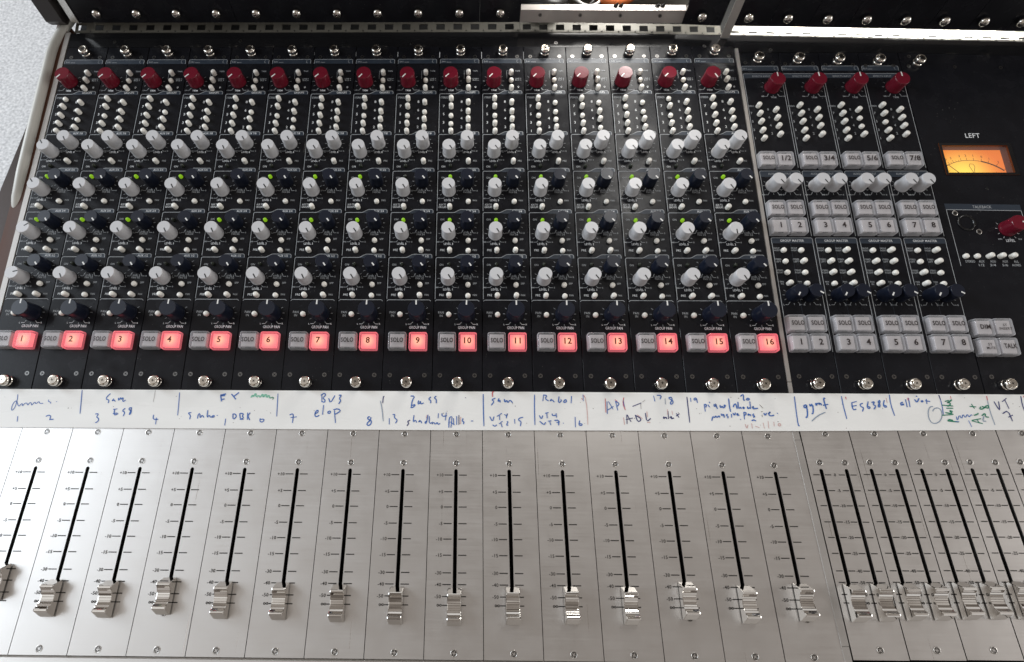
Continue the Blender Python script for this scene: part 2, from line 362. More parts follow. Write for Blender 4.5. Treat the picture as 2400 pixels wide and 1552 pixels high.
INS_GREY, INS_RED = insert_mesh('insert', 'insert_grey'), insert_mesh('lit_insert', 'lit_red')
LET = {}
def lettering(lines, lit):
    k = (tuple(lines), lit)
    if k not in LET:
        b = B(); m = 'lit_print' if lit else 'insert_print'; n = len(lines)
        if n == 1:
            t = lines[0]; wd = {4: .250, 3: .20}.get(len(t)) if t.isalpha() else None
            text(b, t, 0, .005, 0.092 if t.isalpha() else .120, .1685, m, wd, 'c', .024)
        else:
            for i, t in enumerate(lines): text(b, t, 0, .035-.075*i, .05, .1685, m, .055*len(t)*.75)
        LET[k] = b.mesh('lettering')
    return LET[k]
def square_button(parent, x, s, lines, lit=False):
    o = put('lit_square_button' if lit else 'square_button', CAP_RED if lit else CAP_CLEAR, parent, x, s, 0)
    put('insert', INS_RED if lit else INS_GREY, o); put('lettering', lettering(lines, lit), o, 0, 0, 0)
    if lit: o['label'] = 'square button glowing red with the number '+lines[0]
    return o
def knob(parent, name, K, Mk, x, s, ang):
    o = put(name, K, parent, x, s, 0, 0); put('pointer_mark', Mk, o, 0, 0, 0, math.radians(ang-90)); return o
def push(parent, x, s, down):
    o = put('push_button', BT_DN if down else BT_UP, parent, x, s, 0)
    put('collar', BT_COLLAR, o, 0, 0, 0); return o

# ------------------------------------------------------------------ legends
ZF, ZL, ZT = .0016, .0034, .0050
def tabbed_box(b, xl, xr, s0, s1, bottom, x0=-.13, x1=.05, m='print_dim', fill=True):
    r = .035
    curve = []
    for i in range(9):
        t = i/8; curve.append((x0+(x1-x0)*t, s0+(s1-s0)*(3*t*t-2*t**3)))
    top = [(xl, bottom), (xl, s0-r)]+arc(xl+r, s0-r, r, 180, 90, 4)+curve+arc(xr-r, s1-r, r, 90, 0, 4)+[(xr, s1-.085)]
    b.ribbon(top, .012, ZL, m)
    if fill:
        poly = curve+arc(xr-r, s1-r, r, 90, 0, 4)+[(xr, s1-.095), (x0+.10, s1-.095)]
        b.add([(x, y, ZF) for x, y in poly], tessellate_polygon([[Vector((x, y, 0)) for x, y in poly]]), 'slate')
def bar(b, xl, xr, s0, s1, m='print_dim'):
    r = .035; pts = [(xl, s0)]+arc(xl+r, s1-r, r, 180, 90, 4)+arc(xr-r, s1-r, r, 90, 0, 4)+[(xr, s0)]
    b.add([(x, y, ZF) for x, y in pts], [tuple(range(len(pts)))[::-1]], 'slate'); b.ribbon(pts, .010, ZL, m)
def ticks(b, x, s, r, m='print_dim', a0=-215, a1=35, n=9):
    for i in range(n):
        a = math.radians(a0+(a1-a0)*i/(n-1)); b.ribbon([(x+r*math.cos(a), s+r*math.sin(a)), (x+(r+.045)*math.cos(a), s+(r+.045)*math.sin(a))], .008, ZL, m)
def feet(b, x, s, r, m='print', left='-i', right='0', drop=None):
    d = drop if drop else r+.022
    for sg in (-1, 1): b.ribbon([(x+sg*r*.52, s-r*.92), (x+sg*(r*.52+.04), s-d), (x+sg*(r*.52+.10), s-d)], .009, ZL, m)
    xl, xr = x-(r*.52+.13), x+(r*.52+.13)
    if left == '-i': infinity(b, xl-.01, s-d, .055, ZT, m)
    else: text(b, left, xl, s-d, .035, ZT, m)
    text(b, right, xr, s-d, .035, ZT, m)

TRIM = (-.220, 8.13)
TRIM_BT = [8.34, 8.14, 7.91]
GL = [7.62, 7.405, 7.165, 6.945, 6.735]; GR = [7.515, 7.265, 7.06, 6.84]
K8, K7 = (.170, 6.44), (-.232, 6.21)
AUX = {  # grey knob, navy knob, led
    '5': ((-.226, 5.244), (.178, 5.472), (-.2, 5.585)),
    '3': ((-.219, 4.199), (.182, 4.450), (-.2, 4.520)),
    '1': ((-.216, 3.162), (.188, 3.438), (-.2, 3.485))}
def channel_legend():
    b = B(); XL, XR = -.478, .435
    bar(b, XL, XR, 8.65, 8.772); text(b, '541', -.40, 8.70, .045, ZT, 'print_dim'); [b.ribbon([(-.325+.028*i, 8.685), (-.305+.028*i, 8.685)], .014, ZT, 'print_dim') for i in range(4)]
    b.ribbon([(.345, 8.75), (.33, 8.70), (.34, 8.675), (.37, 8.67)], .008, ZT, 'print_dim')
    ticks(b, *TRIM, .205); feet(b, TRIM[0], TRIM[1], .19, 'print_dim', '-10', '+15', .235); text(b, 'TRIM', TRIM[0], 7.885, .045, ZT, 'print', .125)
    text(b, 'TAPE', .345, 8.43, .036, ZT, 'print_dim', .115); text(b, 'LINE', .335, 8.215, .034, ZT, 'print_dim', .10); text(b, 'BUS', .335, 8.170, .034, ZT, 'print_dim', .09)
    for yy in (8.215, 8.170): b.add([(.405, yy-.012, ZT), (.405, yy+.012, ZT), (.432, yy, ZT)], [(0, 2, 1)], 'print_dim')
    b.ribbon([(.345, 7.955), (.375, 7.975), (.36, 8.0), (.34, 7.985), (.36, 7.95)], .010, ZT, 'print')
    b.ribbon([(.115, 8.44), (.09, 8.44), (.09, 8.21)], .007, ZL, 'print_dim')
    tabbed_box(b, XL, XR, 7.79, 7.872, 6.72); text(b, 'GROUPS', .235, 7.828, .052, ZT, 'print', .235)
    text(b, 'STEREO', -.365, 7.686, .050, ZT, 'print_dim', .175)
    for t, s in (('7', 7.45), ('5', 7.235), ('3', 7.008), ('1', 6.781)): text(b, t, -.375, s, .064, ZT, 'print')
    for t, s in (('8', 7.571), ('6', 7.342), ('4', 7.12), ('2', 6.888)): text(b, t, .035, s, .064, ZT, 'print')
    tabbed_box(b, XL, XR, 6.688, 6.762, 5.77); text(b, 'AUX 7/8', .245, 6.718, .05, ZT, 'print', .22)
    for (x, s), t in ((K8, 'LEVEL 8'), (K7, 'LEVEL 7')):
        ticks(b, x, s, .175); feet(b, x, s, .165, 'print_dim'); text(b, t, x, s-.214, .046, ZT, 'print', .19)
    text(b, 'PRE', .345, 6.0, .042, ZT, 'print_dim', .085); text(b, 'ON', -.36, 5.855, .045, ZT, 'print', .085)
    for k, (g, d, l) in AUX.items():
        s0 = {'5': 5.737, '3': 4.712, '1': 3.650}[k]; bot = {'5': 4.75, '3': 3.69, '1': 2.715}[k]
        tabbed_box(b, XL, XR, s0, s0+.075, bot); text(b, {'5': 'AUX 5/6', '3': 'AUX 3/4', '1': 'AUX 1/2'}[k], .255, s0+.032, .05, ZT, 'print', .22)
        text(b, 'ON', -.36, s0-.165, .045, ZT, 'print_dim', .085)
        ticks(b, *g, .175); feet(b, *g, .165, 'print_dim'); text(b, 'LEVEL '+k, g[0], g[1]-.230, .048, ZT, 'print', .195)
        ticks(b, *d, .175); feet(b, *d, .165, 'print_dim', 'L', '0', .225)
        e = {'5': '6', '3': '4', '1': '2'}[k]
        text(b, 'LEVEL '+e, d[0], d[1]-.215, .040, ZT, 'print_dim', .17); text(b, 'PAN '+k+'/'+e, d[0], d[1]-.262, .040, ZT, 'print_dim', .17)
    text(b, 'PAN', .345, 5.008, .042, ZT, 'print_dim', .085); text(b, 'AUX TO', -.362, 4.905, .045, ZT, 'print', .15); text(b, 'GROUPS', -.362, 4.845, .045, ZT, 'print', .165)
    for s, r in ((4.078, 3.824), (3.065, 2.806)):
        text(b, 'SFP', .345, s, .042, ZT, 'print_dim', .08); text(b, 'PRE', -.345, r, .048, ZT, 'print', .095); text(b, 'PAN', .345, r, .042, ZT, 'print_dim', .085)
    b.ribbon([(XL+.0, 2.67), (XL+.03, 2.697), (XR-.03, 2.697), (XR, 2.67)], .013, ZL, 'print_dim')
    text(b, 'PAN', -.35, 2.422, .05, ZT, 'print_dim', .115); text(b, 'IN', -.345, 2.352, .05, ZT, 'print_dim', .06)
    ticks(b, .172, 2.385, .205); feet(b, .172, 2.385, .185, 'print', 'L', 'R', .215)
    text(b, 'GROUP PAN', .178, 2.100, .058, ZT, 'print', .345)
    return b.mesh('channel_legend')
CH_LEGEND = channel_legend()
b = B(); b.box(-.493, .493, .782, 9.135, -.07, 0, 'black_panel', .006); CH_PLATE = b.mesh('faceplate')

LED5 = {1, 2, 3, 4, 6, 7, 8, 10, 11, 12, 13, 14, 15, 16}; LED3 = set(range(1, 17))-{4}
SPEC = {(1, 'K7'): 125, (1, 'K5'): 130, (1, 'K3'): 35, (1, 'K1'): 15, (16, 'K3'): -88, (16, 'TR'): -62}
def channel(n):
    t = thing('channel_module', 'black channel strip whose lit red square button reads %s' % WORD[n], 'channel strip',
              Vector(((n-.5)*U, 0, Z0*U)), TH, 'channel strips side by side')
    put('faceplate', CH_PLATE, t); put('printed_legend', CH_LEGEND, t)
    jit = lambda a: a+random.uniform(-4, 4)
    ang = lambda k, d: SPEC.get((n, k), jit(d))
    for s in (8.955, .94): put('thumb_screw', THUMB, t, 0, s, 0, random.uniform(0, 6))
    for x in (-.347, .343):
        for s in (8.845, 1.103): put('panel_screw', SC_PANEL, t, x, s, 0, random.uniform(0, 6))
    knob(t, 'trim_knob', K_RED, M_RED, *TRIM, ang('TR', -132))
    for i, s in enumerate(TRIM_BT): push(t, .19, s, i == 1 and n % 3 != 1)
    for i, s in enumerate(GL): push(t, -.203, s, random.random() < (.45 if i in (2,) else .15))
    for i, s in enumerate(GR): push(t, .188, s, random.random() < (.4 if i == 1 else .15))
    knob(t, 'level_knob', K_GREY, M_GREY, *K8, jit(-58)); knob(t, 'level_knob', K_GREY, M_GREY, *K7, ang('K7', -60))
    push(t, .198, 5.958, False); put('indicator_light', LED_OFF, t, -.2, 5.86)
    for k, (g, d, l) in AUX.items():
        knob(t, 'level_knob', K_GREY, M_GREY, *g, ang('K'+k, -58)); knob(t, 'aux_pan_knob', K_NAVY, M_NAVY, *d, jit(-52))
        on = (k == '5' and n in LED5) or (k == '3' and n in LED3)
        o = put('indicator_light', LED_ON if on else LED_OFF, t, *l)
        if on: o['label'] = 'small lit green indicator light'
    push(t, .200, 4.966, True); push(t, -.2, 4.826, False)
    for a, c in ((4.033, 3.797), (3.023, 2.778)): push(t, .202, a, True); push(t, -.189, c, False); push(t, .203, c, n % 2 == 0)
    push(t, -.188, 2.369, True)
    knob(t, 'pan_knob', K_PAN, M_PAN, .172, 2.385, 90+random.uniform(-2, 2))
    square_button(t, -.214, 1.785, ['SOLO']); square_button(t, .203, 1.780, [str(n)], True)

# ------------------------------------------------------------------ console frame
def P2(x, s, h): return plane_pt(x, s, h)/U
frame = thing('console_frame', 'black and grey console frame with wooden side edge around all the strips', 'console', (0, 0, 0))
b = B(); L0, L1 = 9.140, 9.560
pts = [(0, L0, 0), (16.0, L0-.02, 0), (16.09, 8.945, 0), (19.8, 8.932, 0), (24, 8.80, 0), (24, 9.22, 0), (19.9, 9.30, 0), (16, L1-.08, 0), (9, L1, 0), (0, L1, 0)]
top = [P2(x, s, .0) for x, s, _ in pts]; bot = [P2(x, s, -.12) for x, s, _ in pts]
n = len(pts); b.add(top+bot, [tuple(range(n)), tuple(range(2*n-1, n-1, -1))]+[(i, i+n, (i+1) % n+n, (i+1) % n) for i in range(n)], 'black_steel')
put('rear_ledge', b.mesh('rear_ledge'), frame)
for x, s in ((1.12, 9.30), (4.18, 9.32), (9.0-.68, 9.24), (11.78, 9.24), (15.3, 9.13), (18.35-1.5, 9.02), (20.05, 8.80+.02)):
    o = put('ledge_screw', SC_PANEL, frame, *P2(x, s, .0005)); o.rotation_euler = (TH, 0, random.uniform(0, 3))
# unseen black body below the panels, added to block light through gaps
b = B(); q = [P2(-.1, .77, -.50), P2(24, .77, -.50), P2(24, 8.80, -.50), P2(-.1, 9.55, -.50)]
b.add(q+[v-Vector((0, 0, 2.2)) for v in q], [(0, 1, 2, 3), (7, 6, 5, 4), (0, 4, 5, 1), (1, 5, 6, 2), (2, 6, 7, 3), (3, 7, 4, 0)], 'black_void')
put('body_pan', b.mesh('body_pan'), frame)
b = B(); b.box(-.1, 24, -4.4, .70, -2.2, -.45, 'black_void'); put('fader_pan', b.mesh('fader_pan'), frame)
# dividing strips
def slab(b, x0, x1, sa, sb, h0, h1, m):
    q = [P2(x, s, h) for h in (h0, h1) for x, s in ((x0, sa), (x1, sa), (x1, sb), (x0, sb))]
    b.add(q, [(3, 2, 1, 0), (4, 5, 6, 7), (0, 1, 5, 4), (1, 2, 6, 5), (2, 3, 7, 6), (3, 0, 4, 7)], m)
b = B(); slab(b, 16.008, 16.083, 1.01, 9.06, -.07, .012, 'strip_paint'); q = b.v
put('divider_strip', b.mesh('divider_strip'), frame)
b = B(); slab(b, 16.006, 16.085, .785, .998, -.07, .010, 'strip_paint'); put('divider_end', b.mesh('divider_end'), frame)
b = B(); b.box(15.955, 16.085, -3.60, -.13, -.06, .008, 'strip_paint', .002); put('divider_strip', b.mesh('fader_divider'), frame)
for ya, yb in ((-.125, .05), (-3.85, -3.605)):
    b = B(); b.box(15.957, 16.083, ya, yb, -.06, .005, 'strip_paint', .002); put('divider_end', b.mesh('divider_end'), frame)
b = B(); b.box(-.2, 24, -4.6, -3.875, -.30, -.012, 'aluminium', .03); put('front_rail', b.mesh('front_rail'), frame)
# left side: thin bright edge, wooden fillet, rounded rail, wooden wing
b = B(); slab(b, -.125, -.012, .5, 9.58, -.10, .012, 'strip_paint'); put('edge_strip', b.mesh('edge_strip'), frame)
b = B(); slab(b, -.40, -.13, .4, 9.85, -.9, -.005, 'wood'); put('wood_fillet', b.mesh('wood_fillet'), frame)
b = B(); path = [P2(x, s, h) for x, s, h in ((-.33, 3.9, -.60), (-.325, 4.2, -.38), (-.32, 4.6, -.18), (-.315, 5.1, -.05), (-.315, 5.7, .0), (-.32, 7, .02), (-.335, 8.4, .02), (-.34, 8.9, .02), (-.325, 9.2, .01), (-.28, 9.5, -.01), (-.21, 9.8, -.03), (-.13, 10.1, -.06))]
b.tube(path, .115, 'rail_grey', 20); put('side_rail', b.mesh('side_rail'), frame)
b = B(); b.box(-.46, -.34, -4.5, 10.2, -3.5, -.25, 'wood_shaded', .02); put('side_cheek', b.mesh('side_cheek'), frame)
b = B(); b.box(-1.93, -.47, -4.5, 9.0, -.85, -.5, 'wood_shaded', .03); put('wing_board', b.mesh('wing_board'), frame)

for n in range(1, 17): channel(n)

# ------------------------------------------------------------------ master strips
def rows2(a, b_): return [(a, b_)]
def master_legend(m):
    b = B(); XL, XR = -.455, .40
    bar(b, -.455, .385, 8.42, 8.55); text(b, '551', -.39, 8.475, .045, ZT, 'print_dim'); [b.ribbon([(-.325+.028*i, 8.46), (-.305+.028*i, 8.46)], .014, ZT, 'print_dim') for i in range(4)]
    b.ribbon([(.305, 8.53), (.29, 8.48), (.30, 8.455), (.33, 8.45)], .008, ZT, 'print_dim')
    bar(b, -.45, .44, 8.215, 8.335); text(b, 'EFFECTS INPUT', -.03, 8.262, .045, ZT, 'print_dim', .42)
    for x in (-.445, .435): b.ribbon([(x, 8.22), (x, 5.83)], .012, ZL, 'print_dim')
    ticks(b, .163, 7.95, .205); feet(b, .163, 7.95, .19, 'print_dim', '-i', '+10', .245); text(b, 'TRIM', .163, 7.675, .045, ZT, 'print_dim', .125)
    text(b, 'STEREO', -.40, 7.44, .042, ZT, 'print_dim', .16)
    for t, s in (('7', 7.22), ('5', 7.0), ('3', 6.775), ('1', 6.555)): text(b, t, -.40, s+.03, .06, ZT, 'print_dim')
    for t, s in (('8', 7.32), ('6', 7.11), ('4', 6.895), ('2', 6.68)): text(b, t, -.01, s+.03, .06, ZT, 'print_dim')
    bar(b, -.43, .455, 5.60, 5.745); text(b, 'AUXILIARY OUTPUT', 0, 5.675, .048, ZT, 'print_dim', .50)
    for x in (-.425, .45): b.ribbon([(x, 5.60), (x, 4.17)], .012, ZL, 'print_dim')
    for x in (-.2, .16): ticks(b, x, 5.365, .165); feet(b, x, 5.365, .155, 'print_dim', '-i', '0', .21)
    bar(b, -.415, .455, 4.0, 4.125); text(b, 'GROUP MASTER', .02, 4.06, .052, ZT, 'print', .50)
    for x in (-.41, .45): b.ribbon([(x, 4.0), (x, 1.62)], .012, ZL, 'print_dim')
    b.ribbon([(-.02, 3.98), (-.02, 1.95)], .006, ZL, 'slate')
    for x in (-.37, .0):
        for s, (u, v) in zip((3.86, 3.605, 3.355), (('GROUP', 'INSERT'), ('STEREO', 'LEFT'), ('STEREO', 'RIGHT'))):
            text(b, u, x+.035, s+.025, .036, ZT, 'print_dim', .13); text(b, v, x+.035, s-.025, .036, ZT, 'print_dim', .13 if v != 'LEFT' else .10)
        text(b, 'PAN', x+.035, 3.125, .036, ZT, 'print_dim', .08); text(b, 'IN', x+.035, 3.075, .036, ZT, 'print_dim', .05)
    for x in (-.155, .165): ticks(b, x, 2.82, .165); feet(b, x, 2.82, .155, 'print_dim', 'L', 'R', .20)
    return b.mesh('master_legend')
MS_LEGEND = master_legend(0)
b = B(); b.box(-.459, .459, .785, 8.93, -.07, 0, 'black_panel', .006); MS_PLATE = b.mesh('master_faceplate')
def master(m):
    xc = 16.555+.930*m; a, c = str(2*m+1), str(2*m+2)
    t = thing('master_module', 'black master strip with grey square buttons numbered %s and %s' % (WORD[2*m+1], WORD[2*m+2]), 'master strip', Vector((xc*U, 0, Z0*U)), TH, 'master strips beside the channel strips')
    put('faceplate', MS_PLATE, t); put('printed_legend', MS_LEGEND, t)
    put('thumb_screw', THUMB, t, -.065, 8.735-.025*m, 0, random.uniform(0, 6)); put('thumb_screw', THUMB, t, -.01, .962, 0, random.uniform(0, 6))
    for x in (-.352, .288): put('panel_screw', SC_PANEL, t, x, 8.65-.03*m, 0, random.uniform(0, 6))
    for x in (-.302, .342): put('panel_screw', SC_PANEL, t, x, 1.12, 0, random.uniform(0, 6))
    knob(t, 'trim_knob', K_RED, M_RED, .165, 7.955, 93)
    for i, s in enumerate((7.42, 7.20, 6.985, 6.755, 6.545)): push(t, -.236, s, random.random() < .25)
    for i, s in enumerate((7.30, 7.085, 6.87, 6.65)): push(t, .138, s, random.random() < .2)
    square_button(t, -.268, 5.975, ['SOLO']); square_button(t, .115, 5.965, [a+'/'+c])
    for x in (-.2, .162): knob(t, 'level_knob', K_GREY, M_GREY, x, 5.368, -57)
    for x, y in ((-.246, a), (.144, c)):
        square_button(t, x, 4.770, ['SOLO']); square_button(t, x, 4.350, [y]); square_button(t, x+.008, 2.180, ['SOLO']); square_button(t, x+.01, 1.785, [y])
    for x in (-.208, .158):
        for s in (3.825, 3.570, 3.320, 3.075): push(t, x, s, random.random() < .5)
    knob(t, 'pan_knob', K_NAVY, M_NAVY, -.155, 2.825, -122); knob(t, 'pan_knob', K_NAVY, M_NAVY, .165, 2.825, -32)
for m in range(4): master(m)

# ------------------------------------------------------------------ monitor panel with the meter
X0, X1 = 19.82, 23.9
mon = thing('monitor_panel', 'wide black panel with orange lit meter marked LEFT and a talkback section', 'control panel', Vector((0, 0, Z0*U)), TH)
VX0, VX1, VS0, VS1 = 20.235, 21.675, 5.695, 6.385
b = B(); b.plate([(X0, .785), (X1, .785), (X1, 8.80), (X0, 8.92)], [[(VX0-.05, VS0-.05), (VX0-.05, VS1+.06), (VX1+.09, VS1+.06), (VX1+.09, VS0-.05)]], -.07, 0, 'black_panel')
put('faceplate', b.mesh('monitor_faceplate'), mon)
b = B(); text(b, 'LEFT', 20.995, 6.652, .115, ZT, 'print', .325)
r = .04; tl = [(19.985, 3.49), (19.985, 4.80)]
b.add([(x, y, ZF) for x, y in ((19.975, 4.80), (21.58, 4.77), (21.58, 4.92), (19.975, 4.945))], [(0, 1, 2, 3)], 'slate')
b.ribbon(tl, .012, ZL, 'print_dim'); b.ribbon([(19.985, 4.80), (21.57, 4.775)], .012, ZL, 'print_dim'); b.ribbon([(21.57, 4.775), (21.57, 3.5)], .012, ZL, 'print_dim')
text(b, 'TALKBACK', 20.76, 4.865, .066, ZT, 'print_dim', .40)
text(b, 'LEVEL', 21.16, 4.072, .062, ZT, 'print', .19); text(b, 'MIN', 20.95, 4.105, .034, ZT, 'print_dim', .08); text(b, 'MAX', 21.37, 4.105, .034, ZT, 'print_dim', .08)
ticks(b, 21.16, 4.34, .205, 'print'); 
for x, tt in ((20.20, ['STEREO']), (20.435, ['AUX', '1/2']), (20.67, ['AUX', '3/4']), (20.92, ['AUX', '5/6']), (21.15, ['ALL', 'AUXES'])):
    for i, q in enumerate(tt): text(b, q, x-.02*i, 3.592-.082*i, .052, ZT, 'print_dim', {'STEREO': .20, 'AUXES': .18, 'ALL': .10}.get(q, .115))
put('printed_legend', b.mesh('monitor_legend'), mon)
# meter: bezel, well, lit face, markings, needle, glass
b = B()
b.plate([(VX0-.05, VS0-.05), (VX1+.09, VS0-.05), (VX1+.09, VS1+.06), (VX0-.05, VS1+.06)], [[(VX0, VS0), (VX0, VS1), (VX1, VS1), (VX1, VS0)]], -.26, .025, 'black_steel', 'meter_wall')
mb = put('meter', b.mesh('meter_bezel'), mon); mb['label'] = 'orange lit level meter with black bezel'
b = B(); b.add([(VX0, VS0, -.16), (VX1, VS0, -.16), (VX1, VS1, -.16), (VX0, VS1, -.16)], [(0, 1, 2, 3)], 'lit_meter')
put('dial', b.mesh('meter_dial'), mb)
b = B(); mcx, mcy, mr = 20.93, 5.10, 1.02
def dial(a, r_): return (mcx+r_*1.03*math.sin(math.radians(a)), mcy+r_*math.cos(math.radians(a)))
zz = -.155
b.ribbon([dial(-40+i*4.5, mr) for i in range(13)], .012, zz, 'meter_ink'); b.ribbon([dial(14+i*3.5, mr) for i in range(9)], .032, zz, 'meter_ink')
for a, t in ((-40, '20'), (-33, '10'), (-26, '7'), (-20, '5'), (-10, '3'), (-3, '2'), (5, '1'), (14, '0'), (22, '1'), (32, '2'), (42, '3')):
    b.ribbon([dial(a, mr), dial(a, mr+.07)], .010, zz, 'meter_ink'); x, y = dial(a, mr+.125); text(b, t, x, y, .055, zz, 'meter_ink')
for a in (-36, -29.5, -23, -16.5, -13): b.ribbon([dial(a, mr), dial(a, mr+.04)], .008, zz, 'meter_ink')
text(b, '-', 20.42, 5.86, .07, zz, 'meter_ink'); text(b, '+', 21.45, 5.80, .07, zz, 'meter_ink')
b.ribbon([(20.97, 5.74), (20.93, 5.86), (20.89, 5.98), (20.92, 6.03), (20.99, 6.02), (21.01, 5.95), (20.98, 5.86), (20.97, 5.75), (21.03, 5.75), (21.09, 5.79)], .012, zz, 'meter_ink')
put('dial_marks', b.mesh('dial_marks'), mb)
b = B(); b.tube([(20.72, 5.66, -.13), (20.40, 6.0, -.13)], .006, 'meter_ink', 6); put('needle', b.mesh('needle'), mb)
b = B(); b.box(VX0+.001, VX1-.001, VS0+.001, VS1-.001, -.03, -.015, 'glass'); put('glass', b.mesh('meter_glass'), mb)
# socket
b = B(); b.lathe([(.19, 0), (.19, .018), (.175, .026), (.15, .02), (.145, -.05)], 'black_steel', 32, cap=False); b.disc(.145, -.04, 'black_void', 32)
so = put('round_socket', b.mesh('round_socket'), mon, 20.337, 4.489)
b = B(); b.disc(.028, -.036, 'black_void', 12); PIN = b.mesh('pin_hole')
for a in (90, 210, 330): put('pin_hole', PIN, so, .075*math.cos(math.radians(a)), .075*math.sin(math.radians(a)))
for x, s in ((20.154, 4.718), (20.559, 4.279)): put('socket_screw', SC_FADER, mon, x, s, 0, .4)
for x, s in ((19.986, 8.545), (21.044, 8.52), (22.102, 8.497), (20.015, 1.129), (21.1, 1.13)): put('panel_screw', SC_PANEL, mon, x, s, 0, random.uniform(0, 3))
b = B(); b.lathe([(.035, .001), (.033, .006), (.022, .004)], 'black_steel', 12, cap=False); b.disc(.024, .003, 'black_void', 12); put('blank_hole', b.mesh('blank_hole'), mon, 20.986, 5.31)
put('thumb_screw', THUMB, mon, 20.20, 8.64, 0, 1); put('thumb_screw', THUMB, mon, 20.243, .968, 0, 2)
knob(mon, 'talkback_knob', K_RED, M_RED, 21.16, 4.345, 10)
for x in (20.111, 20.345, 20.592, 20.828, 21.065): push(mon, x, 3.697, x < 20.4)
for x, s, t in ((20.006, 2.110, ['DIM']), (20.396, 2.117, ['ST', 'INSERT']), (20.006, 1.715, ['ST', 'MUTE']), (20.396, 1.715, ['TALK'])): square_button(mon, x, s, t)

# ------------------------------------------------------------------ writing strip
SA, SB = Vector((0, .028, .02)), P2(0, .778, .012)
def strip_pt(x, t, lift=0.):
    v = SA+(SB-SA)*t; nrm = Vector((1, 0, 0)).cross((SB-SA).normalized()); v = v+nrm*lift; return Vector((x, v.y, v.z))
ws = thing('writing_strip', 'long white strip with handwritten channel names between strips and faders', 'label strip', (0, 0, 0))
b = B(); q = [strip_pt(x, t, l) for l in (-.06, 0.) for x, t in ((-.1, -.01), (9, -.015), (16, .02), (23.9, .14), (23.9, 1), (-.1, 1))]
b.add(q, [(5, 4, 3, 2, 1, 0), (6, 7, 8, 9, 10, 11)]+[(i, (i+1) % 6, (i+1) % 6+6, i+6) for i in range(6)], 'board_white'); put('white_board', b.mesh('white_board'), ws)
def px_to_strip(px, py):
    d = AX[0]*((px-CX)/F_PX)-AX[1]*((py-CY)/F_PX)-AX[2]
    e = (SB-SA).normalized(); nrm = Vector((1, 0, 0)).cross(e); k = ((SA-CAM).dot(nrm))/d.dot(nrm); p = CAM+d*k
    return p.x, (p-SA).dot(e)/(SB-SA).length
def word(strokes):
    """strokes: (tile, ink, width, points in a 5.955x enlargement of a 400 px wide tile)"""
    b = B()
    for tile, ink, wd, pts in strokes:
        P = [Vector(px_to_strip(400*tile+x/5.955, 905+y/5.955)) for x, y in pts]
        ln = (SB-SA).length; P = [Vector((p.x, p.y*ln)) for p in P]
        if len(P) > 2:      # soften the corners
            Q = [P[0]]
            for a, c in zip(P, P[1:]): Q += [a*.75+c*.25, a*.25+c*.75]
            P = Q+[P[-1]]
        n = len(P); vs = []
        for i, p in enumerate(P):
            d = P[min(i+1, n-1)]-P[max(i-1, 0)]; d = d.normalized() if d.length > 1e-6 else Vector((1, 0))
            s = Vector((-d.y, d.x))*wd*.0088*(1 if 0 < i < n-1 else .75)
            for g in (p+s, p-s): vs.append(tuple(strip_pt(g.x, g.y/ln, .004+.0004*(len(b.f) % 7))))
        b.add(vs, [(2*i, 2*i+1, 2*i+3, 2*i+2) for i in range(n-1)], ink)
    put('handwriting', b.mesh('handwriting'), ws)
bl, nv, gr, rd, fa, pg, pr, gy = 'ink_blue', 'ink_navy', 'ink_green', 'ink_red', 'ink_faint', 'ink_palegreen', 'ink_palered', 'ink_grey'
def wd(tile, ink, width, *strokes): return [(tile, ink, width, s) for s in strokes]
